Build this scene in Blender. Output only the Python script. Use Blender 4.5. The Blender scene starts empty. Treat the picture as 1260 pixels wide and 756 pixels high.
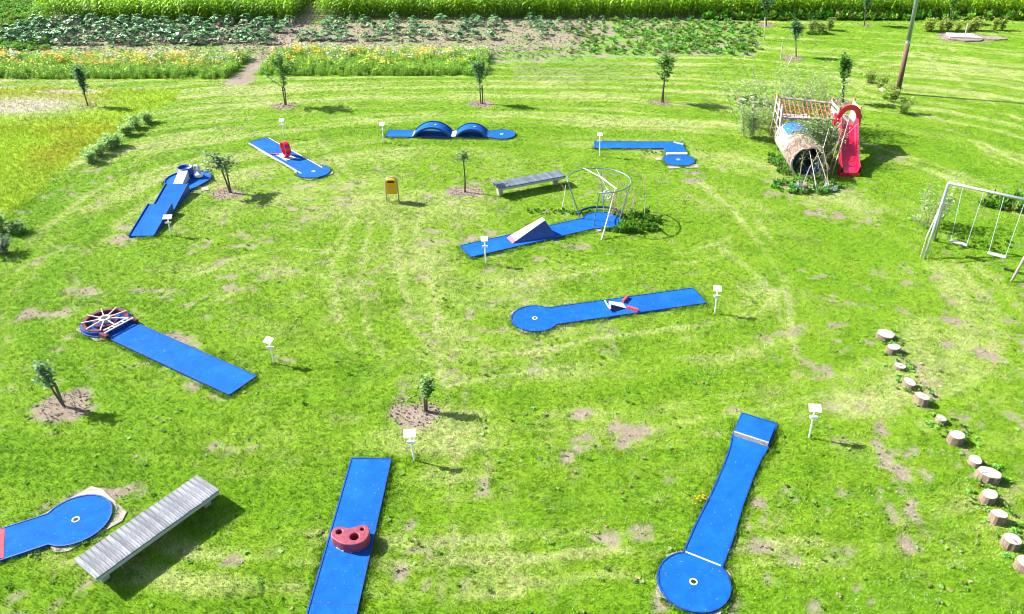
import bpy, math, random
import numpy as np
from mathutils import Vector, Matrix, Euler
R = math.radians
random.seed(7)
S = bpy.context.scene
COL = S.collection

# ------------------------------------------------------------ camera, sky, sun, exposure
FPX, PITCH, CH = 930.0, R(32.4), 13.1          # focal length in photo pixels (1260 wide), downward pitch, height
cd = bpy.data.cameras.new('camera'); cam = bpy.data.objects.new('camera', cd); COL.objects.link(cam)
cd.sensor_width = 36; cd.lens = FPX / 1260 * 36; cd.clip_end = 3000; cd.clip_start = .1
cam.location = (0, 0, CH); cam.rotation_euler = (math.pi / 2 - PITCH, 0, 0)
S.camera = cam
SUN_EL, SUN_AZ = R(38), R(163)                 # azimuth of the sun, counter-clockwise from +x
w = bpy.data.worlds.new('World'); S.world = w; w.use_nodes = True
nt = w.node_tree; sky = nt.nodes.new('ShaderNodeTexSky'); sky.sky_type = 'NISHITA'; sky.sun_disc = False
sky.sun_elevation = SUN_EL; sky.sun_rotation = math.pi / 2 - SUN_AZ
nt.links.new(sky.outputs[0], nt.nodes['Background'].inputs[0]); nt.nodes['Background'].inputs[1].default_value = .08
sd = bpy.data.lights.new('sun', 'SUN'); sd.energy = 5.0; sd.angle = R(.5); sd.color = (1, .965, .9)
so = bpy.data.objects.new('sun', sd); COL.objects.link(so); so.location = (-20, 10, 30)
sdir = Vector((math.cos(SUN_AZ) * math.cos(SUN_EL), math.sin(SUN_AZ) * math.cos(SUN_EL), math.sin(SUN_EL)))
so.rotation_euler = sdir.to_track_quat('Z', 'Y').to_euler()
S.view_settings.view_transform = 'Standard'; S.view_settings.look = 'None'
S.view_settings.exposure = 1.56; S.view_settings.gamma = 1
S.render.engine = 'CYCLES'
S.cycles.filter_width = 1.0; S.cycles.max_bounces = 6; S.cycles.transparent_max_bounces = 4

# ------------------------------------------------------------ photo pixel -> place on the ground (or at height z)
def at(px, py, z=0.0):
    x = px - 630; y = py - 378
    d = (x, FPX * math.cos(PITCH) - y * math.sin(PITCH), -FPX * math.sin(PITCH) - y * math.cos(PITCH))
    t = (CH - z) / -d[2]
    return Vector((d[0] * t, d[1] * t, z))
def height(b, t):
    g = at(*b); x = t[0] - 630; y = t[1] - 378
    d = (x, FPX * math.cos(PITCH) - y * math.sin(PITCH), -FPX * math.sin(PITCH) - y * math.cos(PITCH))
    k = (g.x * d[0] + g.y * d[1]) / (d[0] ** 2 + d[1] ** 2)
    return CH + k * d[2]
def lean(b, t):
    h = height(b, t); g = at(*b); q = at(t[0], t[1], h)
    return h, Vector((q.x - g.x, q.y - g.y, 0))

# ------------------------------------------------------------ numpy noise
_rng = np.random.default_rng(3); _T = _rng.random((256, 256))
def vn(x, y, s=0):
    x = np.asarray(x, float) + s * 17.3; y = np.asarray(y, float) + s * 31.7
    i = np.floor(x).astype(int); j = np.floor(y).astype(int); u = x - i; v = y - j
    u = u * u * (3 - 2 * u); v = v * v * (3 - 2 * v)
    a = _T[i % 256, j % 256]; b = _T[(i + 1) % 256, j % 256]; c = _T[i % 256, (j + 1) % 256]; d = _T[(i + 1) % 256, (j + 1) % 256]
    return (a * (1 - u) + b * u) * (1 - v) + (c * (1 - u) + d * u) * v
def fbm(x, y, s=0, o=4):
    t = 0; a = .5; n = 0
    for k in range(o):
        t = t + a * vn(x * 2 ** k, y * 2 ** k, s + k * 3); n += a; a *= .55
    return t / n
def ss(a, b, x):
    t = np.clip((x - a) / (b - a), 0, 1); return t * t * (3 - 2 * t)
def pip(x, y, poly):
    ins = np.zeros(np.shape(x), bool); n = len(poly)
    for k in range(n):
        x1, y1 = poly[k][0], poly[k][1]; x2, y2 = poly[(k + 1) % n][0], poly[(k + 1) % n][1]
        c = ((y1 > y) != (y2 > y)) & (x < (x2 - x1) * (y - y1) / (y2 - y1 + 1e-12) + x1)
        ins ^= c
    return ins

# ------------------------------------------------------------ materials
def nmat(name):
    m = bpy.data.materials.new(name); m.use_nodes = True
    return m, m.node_tree, m.node_tree.nodes['Principled BSDF']
def mat(name, col, rough=.6, metal=0, noise=0, nscale=8, bump=0, bscale=40, spec=.5, rand=0, stretch=None, col2=None, coat=0):
    m, t, p = nmat(name)
    p.inputs['Roughness'].default_value = rough; p.inputs['Metallic'].default_value = metal
    p.inputs['Specular IOR Level'].default_value = spec; p.inputs['Coat Weight'].default_value = coat
    p.inputs['Base Color'].default_value = (*col, 1)
    tc = t.nodes.new('ShaderNodeTexCoord'); mp = t.nodes.new('ShaderNodeMapping')
    t.links.new(tc.outputs['Object'], mp.inputs[0])
    if stretch: mp.inputs['Scale'].default_value = stretch
    src = None
    if noise or col2:
        n = t.nodes.new('ShaderNodeTexNoise'); n.inputs['Scale'].default_value = nscale; n.inputs['Detail'].default_value = 6
        n.inputs['Roughness'].default_value = .65
        t.links.new(mp.outputs[0], n.inputs[0])
        r = t.nodes.new('ShaderNodeValToRGB'); r.color_ramp.elements[0].position = .32; r.color_ramp.elements[1].position = .68
        c2 = col2 or tuple(c * (1 + noise) for c in col)
        c1 = col if col2 else tuple(c * (1 - noise) for c in col)
        r.color_ramp.elements[0].color = (*c1, 1); r.color_ramp.elements[1].color = (*c2, 1)
        t.links.new(n.outputs[0], r.inputs[0]); src = r.outputs[0]
    if rand:
        oi = t.nodes.new('ShaderNodeObjectInfo'); hs = t.nodes.new('ShaderNodeHueSaturation')
        mr = t.nodes.new('ShaderNodeMapRange'); mr.inputs[3].default_value = 1 - rand; mr.inputs[4].default_value = 1 + rand
        t.links.new(oi.outputs['Random'], mr.inputs[0]); t.links.new(mr.outputs[0], hs.inputs['Value'])
        if src: t.links.new(src, hs.inputs['Color'])
        else: hs.inputs['Color'].default_value = (*col, 1)
        src = hs.outputs[0]
    if src: t.links.new(src, p.inputs['Base Color'])
    if bump:
        n2 = t.nodes.new('ShaderNodeTexNoise'); n2.inputs['Scale'].default_value = bscale; n2.inputs['Detail'].default_value = 5
        t.links.new(mp.outputs[0], n2.inputs[0]); b = t.nodes.new('ShaderNodeBump'); b.inputs['Strength'].default_value = bump
        b.inputs['Distance'].default_value = .02
        t.links.new(n2.outputs[0], b.inputs['Height']); t.links.new(b.outputs[0], p.inputs['Normal'])
    return m
def leafmat(name, attr='tint', kind='GEOMETRY', rough=.5, trans=.3, spec=.4, gain=1.0):
    m, t, p = nmat(name)
    a = t.nodes.new('ShaderNodeAttribute'); a.attribute_type = kind; a.attribute_name = attr
    col = a.outputs['Color']
    if kind == 'INSTANCER':       # per-blade shade carried by the tuft mesh, times the tuft's own colour
        b = t.nodes.new('ShaderNodeAttribute'); b.attribute_type = 'GEOMETRY'; b.attribute_name = 'shade'
        mx = t.nodes.new('ShaderNodeMix'); mx.data_type = 'RGBA'; mx.blend_type = 'MULTIPLY'; mx.inputs[0].default_value = 1
        t.links.new(col, mx.inputs[6]); t.links.new(b.outputs['Color'], mx.inputs[7]); col = mx.outputs[2]
    t.links.new(col, p.inputs['Base Color']); p.inputs['Roughness'].default_value = rough
    p.inputs['Specular IOR Level'].default_value = spec
    tr = t.nodes.new('ShaderNodeBsdfTranslucent'); t.links.new(col, tr.inputs[0])
    ms = t.nodes.new('ShaderNodeMixShader'); ms.inputs[0].default_value = trans
    t.links.new(p.outputs[0], ms.inputs[1]); t.links.new(tr.outputs[0], ms.inputs[2])
    t.links.new(ms.outputs[0], t.nodes['Material Output'].inputs[0])
    return m
M = dict(
    felt=mat('blue_felt', (.002, .080, .34), .9, noise=.16, nscale=3.5, bump=.25, bscale=220, spec=.15, rand=.06),
    bluemetal=mat('blue_painted_edge', (.004, .05, .27), .45, noise=.25, nscale=6),
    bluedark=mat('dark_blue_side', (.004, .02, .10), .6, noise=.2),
    bluetarp=mat('blue_tarpaulin', (.01, .12, .52), .5, noise=.25, nscale=9, bump=.5, bscale=9),
    concrete=mat('concrete', (.31, .27, .235), .9, noise=.2, nscale=5, bump=.3),
    slab=mat('pale_slab', (.62, .58, .55), .85, noise=.1, nscale=6),
    white=mat('white_paint', (.78, .77, .76), .45, noise=.06, nscale=12),
    cream=mat('worn_white_board', (.58, .52, .46), .6, noise=.13, nscale=7, stretch=(1, 4, 1)),
    worn=mat('worn_seam', (.34, .31, .29), .8, noise=.35, nscale=14),
    galv=mat('galvanised_steel', (.42, .45, .48), .4, .6, noise=.15, nscale=9),
    cage=mat('blue_grey_steel', (.18, .25, .31), .45, .4, noise=.25, nscale=9),
    black=mat('dark_hole', (.01, .01, .012), .8),
    red=mat('red_plastic', (.62, .008, .05), .28, noise=.12, nscale=3, coat=.4),
    redpaint=mat('red_paint', (.55, .06, .09), .6, noise=.2, nscale=20),
    maroon=mat('maroon_plastic', (.19, .022, .045), .5, noise=.4, nscale=9, col2=(.29, .055, .08), bump=.2),
    wheelred=mat('maroon_wheel', (.10, .012, .03), .45, noise=.3, nscale=6),
    yellow=mat('yellow_enamel', (.66, .33, .008), .45, noise=.1, nscale=4),
    slat=mat('weathered_grey_board', (.06, .07, .09), .85, nscale=4, col2=(.27, .27, .29), stretch=(9, 1.2, 9), rand=.28, bump=.4),
    slatdark=mat('dark_weathered_board', (.035, .05, .08), .8, nscale=5, col2=(.15, .18, .23), stretch=(6, 1, 6), rand=.3, bump=.4),
    rail=mat('pale_timber_rail', (.33, .36, .36), .8, noise=.2, nscale=8, stretch=(1, 8, 8)),
    bark=mat('stump_bark', (.21, .15, .11), .95, noise=.35, nscale=9, stretch=(3, 3, .6), bump=.9, bscale=30, rand=.15),
    trunk=mat('young_bark', (.12, .09, .07), .9, noise=.3, nscale=15, stretch=(3, 3, 1), rand=.15),
    stake=mat('stake_wood', (.10, .08, .07), .9, noise=.3, nscale=12, stretch=(3, 3, .5)),
    palestake=mat('pale_stick', (.46, .40, .35), .85, noise=.2, nscale=12),
    twig=mat('willow_twig', (.30, .20, .16), .85, noise=.3, nscale=8),
    post=mat('weathered_round_post', (.36, .30, .28), .85, noise=.25, nscale=9, stretch=(4, 4, .6)),
    cap=mat('orange_cap', (.60, .20, .04), .5),
    rope=mat('red_rope', (.45, .10, .07), .8, noise=.2),
    canvas=mat('beige_tunnel_cloth', (.36, .32, .275), .85, noise=.18, nscale=5, bump=.4, bscale=14),
    polewood=mat('brown_pole_wood', (.13, .075, .05), .8, noise=.3, nscale=6, stretch=(4, 4, .4)),
    polemetal=mat('grey_pole_tube', (.28, .33, .40), .35, .5, noise=.12, nscale=5),
    chain=mat('pale_chain', (.40, .50, .52), .5, .3),
    seat=mat('lilac_grey_seat', (.42, .38, .46), .6, noise=.1),
    soil=mat('dry_soil', (.14, .105, .08), .95, nscale=5, col2=(.30, .24, .19), bump=1, bscale=22),
    netting=mat('white_net', (.6, .6, .62), .6),
)
m, t, p = nmat('cut_wood_rings'); M['cut'] = m
ft = M['felt'].node_tree; fp = ft.nodes['Principled BSDF']; lk = fp.inputs['Base Color'].links[0]; srcs = lk.from_socket
tcx = ft.nodes.new('ShaderNodeTexCoord'); 
def _stain(scale, lo, hi, colr_, fac, src):
    n_ = ft.nodes.new('ShaderNodeTexNoise'); n_.inputs['Scale'].default_value = scale; n_.inputs['Detail'].default_value = 7; n_.inputs['Roughness'].default_value = .7; ft.links.new(tcx.outputs['Object'], n_.inputs[0])
    mr_ = ft.nodes.new('ShaderNodeMapRange'); mr_.inputs[1].default_value = lo; mr_.inputs[2].default_value = hi; mr_.inputs[4].default_value = fac; ft.links.new(n_.outputs[0], mr_.inputs[0])
    mx_ = ft.nodes.new('ShaderNodeMix'); mx_.data_type = 'RGBA'; ft.links.new(mr_.outputs[0], mx_.inputs[0]); ft.links.new(src, mx_.inputs[6]); mx_.inputs[7].default_value = (*colr_, 1); return mx_.outputs[2]
srcs = _stain(1.3, .48, .75, (.012, .15, .44), .5, srcs); srcs = _stain(5, .56, .72, (.003, .06, .27), .5, srcs); srcs = _stain(38, .66, .72, (.25, .36, .5), .6, srcs)
ft.links.new(srcs, fp.inputs['Base Color'])
p.inputs['Roughness'].default_value = .85
tc = t.nodes.new('ShaderNodeTexCoord'); wv = t.nodes.new('ShaderNodeTexWave'); wv.wave_type = 'RINGS'; wv.rings_direction = 'SPHERICAL'
wv.inputs['Scale'].default_value = 14; wv.inputs['Distortion'].default_value = 2.5; wv.inputs['Detail'].default_value = 3
t.links.new(tc.outputs['Object'], wv.inputs[0]); rp = t.nodes.new('ShaderNodeValToRGB')
rp.color_ramp.elements[0].color = (.27, .24, .21, 1); rp.color_ramp.elements[1].color = (.45, .41, .37, 1)
t.links.new(wv.outputs[0], rp.inputs[0]); t.links.new(rp.outputs[0], p.inputs['Base Color'])
M['leaf'] = leafmat('leaf', trans=.35, spec=.22, rough=.6)
M['grass'] = leafmat('grass_blade', kind='INSTANCER', trans=.2, rough=.5, spec=.35)
M['corn'] = leafmat('maize_leaf', kind='INSTANCER', trans=.35, rough=.42, spec=.5)
M['squash'] = leafmat('squash_leaf', trans=.15, rough=.45, spec=.6)
# ground: colour of the cover comes from the mesh, fine grain from noise
m, t, p = nmat('ground_cover'); M['ground'] = m
p.inputs['Roughness'].default_value = .95; p.inputs['Specular IOR Level'].default_value = .15
a = t.nodes.new('ShaderNodeAttribute'); a.attribute_name = 'tint'
tc = t.nodes.new('ShaderNodeTexCoord')
n1 = t.nodes.new('ShaderNodeTexNoise'); n1.inputs['Scale'].default_value = 9; n1.inputs['Detail'].default_value = 8; n1.inputs['Roughness'].default_value = .75
t.links.new(tc.outputs['Object'], n1.inputs[0])
mr = t.nodes.new('ShaderNodeMapRange'); mr.inputs[1].default_value = .3; mr.inputs[2].default_value = .7; mr.inputs[3].default_value = .62; mr.inputs[4].default_value = 1.3
t.links.new(n1.outputs[0], mr.inputs[0]); hs = t.nodes.new('ShaderNodeHueSaturation'); t.links.new(mr.outputs[0], hs.inputs['Value'])
t.links.new(a.outputs['Color'], hs.inputs['Color']); t.links.new(hs.outputs[0], p.inputs['Base Color'])
b = t.nodes.new('ShaderNodeBump'); b.inputs['Strength'].default_value = .9; b.inputs['Distance'].default_value = .05
n2 = t.nodes.new('ShaderNodeTexNoise'); n2.inputs['Scale'].default_value = 16; n2.inputs['Detail'].default_value = 6; n2.inputs['Roughness'].default_value = .7
t.links.new(tc.outputs['Object'], n2.inputs[0]); t.links.new(n2.outputs[0], b.inputs['Height']); t.links.new(b.outputs[0], p.inputs['Normal'])

# ------------------------------------------------------------ mesh building
class MB:
    def __init__(s): s.v = []; s.f = []; s.c = []
    def add(s, vs, fs, col=None):
        o = len(s.v); s.v += [tuple(x) for x in vs]; s.f += [tuple(i + o for i in f) for f in fs]
        s.c += [col or (1, 1, 1)] * len(fs); return s
    def box(s, c, d, rz=0, ry=0, rx=0):
        m = Euler((rx, ry, rz)).to_matrix(); c = Vector(c)
        vs = [c + m @ Vector((x * d[0] / 2, y * d[1] / 2, z * d[2] / 2)) for x in (-1, 1) for y in (-1, 1) for z in (-1, 1)]
        return s.add(vs, [(0, 1, 3, 2), (4, 6, 7, 5), (0, 4, 5, 1), (2, 3, 7, 6), (0, 2, 6, 4), (1, 5, 7, 3)])
    def tube(s, pts, r, n=8, col=None, caps=True, closed=False):
        pts = [Vector(p) for p in pts]; N = len(pts); rs = r if isinstance(r, (list, tuple)) else [r] * N
        vs = []; up = None
        for i, p in enumerate(pts):
            if closed: d = pts[(i + 1) % N] - pts[i - 1]
            else: d = pts[min(i + 1, N - 1)] - pts[max(i - 1, 0)]
            d.normalize()
            if up is None: up = Vector((0, 0, 1)) if abs(d.z) < .9 else Vector((1, 0, 0))
            a = d.cross(up)
            if a.length < 1e-4: a = d.orthogonal()
            a.normalize(); bb = a.cross(d).normalized(); up = bb
            vs += [p + (a * math.cos(2 * math.pi * k / n) + bb * math.sin(2 * math.pi * k / n)) * rs[i] for k in range(n)]
        fs = [(i * n + k, i * n + (k + 1) % n, ((i + 1) % N) * n + (k + 1) % n, ((i + 1) % N) * n + k) for i in range(N if closed else N - 1) for k in range(n)]
        if caps and not closed: fs += [tuple(range(n))[::-1], tuple((N - 1) * n + k for k in range(n))]
        return s.add(vs, fs, col)
    def prism(s, poly, z0, z1, ztop=None):
        n = len(poly); vs = [(p[0], p[1], z0) for p in poly] + [(p[0], p[1], (ztop(p[0], p[1]) if ztop else z1)) for p in poly]
        return s.add(vs, [tuple(range(n))[::-1], tuple(n + i for i in range(n))] + [(i, (i + 1) % n, n + (i + 1) % n, n + i) for i in range(n)])
    def mesh(s, name, m, smooth=False, colattr=None):
        me = bpy.data.meshes.new(name); me.from_pydata(s.v, [], s.f)
        if m: me.materials.append(m)
        if smooth: me.polygons.foreach_set('use_smooth', [True] * len(me.polygons))
        if colattr:
            at_ = me.attributes.new(colattr, 'FLOAT_COLOR', 'CORNER')
            arr = []
            for f, c in zip(s.f, s.c): arr += [c[0], c[1], c[2], 1.0] * len(f)
            at_.data.foreach_set('color', arr)
        me.update(); return me
def put(name, me, parent=None, loc=(0, 0, 0), rz=0, **pr):
    o = bpy.data.objects.new(name, me); COL.objects.link(o); o.location = loc; o.rotation_euler = (0, 0, rz)
    if parent: o.parent = parent
    for k, v in pr.items(): o[k] = v
    return o
def ob(name, mb, m, parent=None, smooth=False, colattr=None, **pr):
    return put(name, mb.mesh(name, m, smooth, colattr), parent, **pr)
def thing(name, label, category, loc=(0, 0, 0), rz=0, group=None):
    o = put(name, None, None, loc, rz, label=label, category=category)
    if group: o['group'] = group
    return o
def copy_thing(o, loc, rz, label, scale=1):
    def cp(a, par):
        c = a.copy(); COL.objects.link(c); c.parent = par
        for ch in a.children: cp(ch, c)
        return c
    c = cp(o, None); c.location = loc; c.rotation_euler = (0, 0, rz); c.scale = (scale,) * 3; c['label'] = label
    return c

# ------------------------------------------------------------ lane layout (shared by grass masks and lane builder)
def circ(cx, cy, r, a0, a1, n=20): return [(cx + r * math.cos(a0 + (a1 - a0) * k / n), cy + r * math.sin(a0 + (a1 - a0) * k / n)) for k in range(n + 1)]
def frame(tee, end, L=None):
    a = at(*tee); e = at(*end); d = e - a
    return a, math.atan2(d.y, d.x), (L or d.length)
def toworld(fr, x, y):
    a, g, L = fr; return (a.x + x * math.cos(g) - y * math.sin(g), a.y + x * math.sin(g) + y * math.cos(g))
def keyhole(L, hw=.46, r=.7, prof=None):
    """half-width profile then round end; returns outline counter-clockwise"""
    cx = L - r; prof = prof or [(0, hw)]
    h = prof[-1][1]; xa = cx - math.sqrt(r * r - h * h); a = math.atan2(h, xa - cx)
    pr = prof + [(xa, h)]
    return [(x, -y) for x, y in pr] + circ(cx, 0, r, -a, a)[1:-1] + [(x, y) for x, y in reversed(pr)], cx
LN = {}
LN['A'] = frame((934, 517), (851, 752)); LN['B'] = frame((457, 566.5), (404, 774), 6.25)
LN['C'] = frame((299, 475.5), (101, 402)); LN['D'] = frame((860, 365), (631, 397))
LN['E'] = frame((732, 179.3), (843, 179.8)); LN['F'] = frame((477, 165.3), (633.5, 166.3))
LN['G'] = frame((317.5, 173.5), (396, 218)); LN['H'] = frame((174.5, 291.7), (245, 206))
LN['I'] = frame((573.5, 310.5), (759, 268)); LN['J'] = frame((-30, 680), (137.5, 626))
def byhole(key, tee, ctr):       # lane from its tee end and the middle of its round end
    a_ = at(*tee); c_ = at(*ctr); d_ = c_ - a_; LN[key] = (a_, math.atan2(d_.y, d_.x), d_.length + .72)
byhole('A', (934, 517), (853.5, 717)); byhole('C', (299, 475.5), (132, 399.5))
a = at(137.5, 627); b = at(0, 672); d = (a - b).normalized(); LN['J'] = (a - d * 6.25, math.atan2(d.y, d.x), 6.25)
profA = [(0, .44), (.95, .44), (1.5, .37), (2.2, .345), (3.2, .35)]
OUT = {}; CX = {}
for k in 'ABCDGIJF':
    OUT[k], CX[k] = keyhole(LN[k][2], .47 if k != 'A' else .44, .72 if k != 'F' else .66, profA + [(4.3, .40)] if k == 'A' else None)
OUT['H'] = [(0, -.46), (4.35, -.46), (4.5, -.62)] + circ(5.45, 0, .95, -.8 * math.pi / 1.2, .8 * math.pi / 1.2, 16) + [(4.5, .62), (4.35, .46), (0, .46)]
e1 = LN['E']; LE = e1[2]
def el(px, py):
    q = at(px, py); dx, dy = q.x - e1[0].x, q.y - e1[0].y; g = e1[1]
    return (dx * math.cos(g) + dy * math.sin(g), -dx * math.sin(g) + dy * math.cos(g))
E1 = [el(732.5, 183.2), el(818, 183.6), el(820, 191), el(845, 191), el(838.7, 175.9), el(731.7, 175.4)]
E2 = [el(820, 192.4), el(815.8, 196), el(823.5, 203.8), el(845, 204.8), el(853.8, 201.5), el(853.5, 196), el(845.3, 192.4)]
OUT['E'] = [E1[0], E1[1], E1[2]] + E2[1:-1] + [E1[3], E1[4], E1[5]]
WOUT = {k: [toworld(LN[k], *p) for p in OUT[k]] for k in OUT}

# ------------------------------------------------------------ cover of the ground: colour, bareness, height of growth
LUSH = np.array((.15, .305, .007)); MID = np.array((.24, .375, .022)); DRY = np.array((.37, .43, .13)); DARK = np.array((.055, .155, .004))
STRAW = np.array((.42, .36, .20)); SOIL = np.array((.235, .188, .142)); PALE = np.array((.50, .47, .33))
rings = [(352, 130, .72), (592, 128, .72), (812, 126, .75), (281, 237, .72), (574, 236, .75), (513, 505, .74), (83, 497, .68),
         (978, 71, .7), (1034, 126, .7), (943, 31, .8), (1064, 31, .5), (108, 130, .5), (1187, 46, 2.0)]
bare = [(748, 537, .85, .40, .2), (717, 508, .35, .18, 0), (938, 592, .3, .16, -.6), (930, 622, .28, .34, -.7), (935, 668, .2, .3, -.5), (945, 712, .28, .2, -.6),
        (1040, 705, .22, .5, .2), (825, 600, .14, .4, -.2), (768, 705, .25, .2, 0), (735, 657, .4, .2, -.4), (1112, 612, .16, .9, .1), (1120, 668, .22, .3, 0), (1076, 545, .16, .8, .1),
        (1208, 432, .2, .45, .6), (1160, 420, .22, .5, .7), (62, 532, .4, .14, .1), (262, 548, .2, .16, 0), (15, 412, .2, .5, .2), (33, 387, .3, .35, .2), (75, 383, .6, .3, .2),
        (152, 290, .5, .75, .5), (1012, 262, .8, .4, -.2), (372, 255, .5, .3, -.2), (690, 560, .25, .2, 0), (500, 640, .2, .35, 0), (290, 690, .2, .15, 0),
        (495, 700, .15, .25, 0), (1085, 525, .15, .3, 0), (790, 655, .3, .2, 0), (1180, 395, .5, .2, -.4), (110, 357, .9, .25, 0), (190, 357, .8, .16, 0), (218, 415, .8, .3, -.5),
        (245, 475, .7, .2, -.5), (385, 200, .9, .35, -.4), (1100, 195, .8, .3, 0), (150, 610, .5, .35, .4), (100, 612, .7, .2, .3), (812, 735, .25, .25, 0),
        (855, 222, .5, .2, 0), (840, 212, 1.0, .2, 0), (350, 440, .4, .2, 0), (1110, 580, .3, .25, 0), (905, 505, .3, .2, 0), (590, 292, 1.5, .18, .25), (610, 405, .5, .2, 0),
        (1130, 470, .25, .2, 0), (1255, 395, .4, .15, 0), (20, 130, 1.6, .8, 0), (590, 600, .2, .3, 0), (430, 250, .4, .2, 0)]
dry = [(500, 300, 5, 3.2, .1), (470, 240, 6, 2.2, 0), (640, 345, 3.5, .8, .3), (700, 118, 9, 1.3, 0), (900, 250, 3.5, 1.6, -.6), (930, 345, 3, 1.2, -1.1), (600, 430, 3, 1, .3),
       (990, 300, 3.5, .8, -.9), (1120, 60, 6, 2.2, -.3), (560, 560, 1.2, 2.2, 0), (600, 660, .7, 2, 0), (1100, 110, 6, 1, -.3), (500, 108, 12, 1.4, 0), (250, 60, 1, 1, 0), (870, 155, 4, .8, 0),
       (60, 215, 3, .8, 1.0), (120, 250, 6, .5, .9), (60, 320, 5, .4, .8), (250, 330, 5, .9, .4), (540, 480, 1.2, 3, .1), (820, 300, 2, .7, -.3), (310, 120, 5, 1.2, .1), (1200, 110, 5, 1.5, -.4)]
meadow = [at(*p)[:2] for p in [(-330, 470), (-330, 108), (0, 108), (225, 110), (222, 120), (175, 142), (135, 165), (108, 186), (60, 225), (0, 268), (-120, 345)]]
soilp = [at(*p)[:2] for p in [(-300, 90), (-300, 10), (0, 26), (60, 27), (360, 27), (600, 22), (745, 23), (757, 42), (700, 60), (560, 70), (300, 75), (25, 77), (0, 70), (-50, 74)]]
weedp = [at(*p)[:2] for p in [(560, 72), (690, 62), (735, 26), (930, 21), (935, 60), (925, 70), (860, 68), (600, 80)]]
TRACKS = [(.16, .9, [(487, 262), (486, 300), (494, 350), (508, 400), (540, 440), (556, 490), (560, 560)]), (.16, .8, [(512, 258), (520, 300), (530, 345), (538, 385), (536, 410)]),
          (.16, .7, [(455, 275), (447, 310), (446, 350), (455, 400), (470, 440)]), (.2, .5, [(425, 290), (412, 330), (415, 380), (440, 430)]), (.16, .6, [(556, 560), (552, 640), (548, 756)]),
          (.14, .6, [(590, 545), (610, 620), (640, 756)]), (.25, .7, [(860, 225), (905, 262), (940, 305), (965, 350), (975, 400), (985, 460)]), (.2, .6, [(885, 300), (925, 335), (950, 365), (962, 400)]),
          (.2, .6, [(640, 435), (740, 415), (860, 400), (930, 385), (965, 350), (960, 310), (930, 270)]), (.18, .5, [(690, 330), (770, 318), (850, 310), (905, 290)]),
          (.2, .6, [(600, 350), (700, 338), (780, 325), (860, 322)]), (.2, .6, [(0, 335), (60, 280), (130, 225), (200, 175), (300, 148)]), (.2, .5, [(0, 365), (90, 300), (170, 235), (250, 190)]),
          (.2, .5, [(30, 300), (100, 245), (180, 190), (240, 160)]), (.18, .5, [(250, 380), (300, 350), (360, 335), (430, 345), (480, 380)]), (.18, .5, [(225, 345), (290, 318), (350, 305), (420, 310)]),
          (.3, .6, [(940, 85), (1020, 90), (1100, 80), (1190, 85)]), (.3, .7, [(1100, 60), (1060, 75), (1030, 95), (1060, 112), (1150, 150), (1260, 200)]), (.3, .6, [(1130, 60), (1180, 100), (1260, 150)]),
          (.3, .5, [(1170, 60), (1260, 100)]), (.3, .5, [(1085, 110), (1180, 160), (1260, 225)]), (.2, .5, [(380, 160), (430, 215), (440, 260), (400, 310)]), (.16, .5, [(570, 470), (700, 450), (800, 440), (900, 440)]),
          (.16, .4, [(600, 500), (680, 480), (800, 470)]), (.2, .5, [(660, 100), (800, 104), (930, 98)]), (.2, .5, [(380, 150), (460, 140), (700, 138), (900, 150)]), (.2, .4, [(430, 118), (600, 112), (790, 118)])]
def ell(x, y, e):
    px, py, rx, ry, an = e; g = at(px, py); dx = x - g.x; dy = y - g.y; c, s_ = math.cos(an), math.sin(an)
    return ((dx * c + dy * s_) / rx) ** 2 + ((-dx * s_ + dy * c) / ry) ** 2
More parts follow.
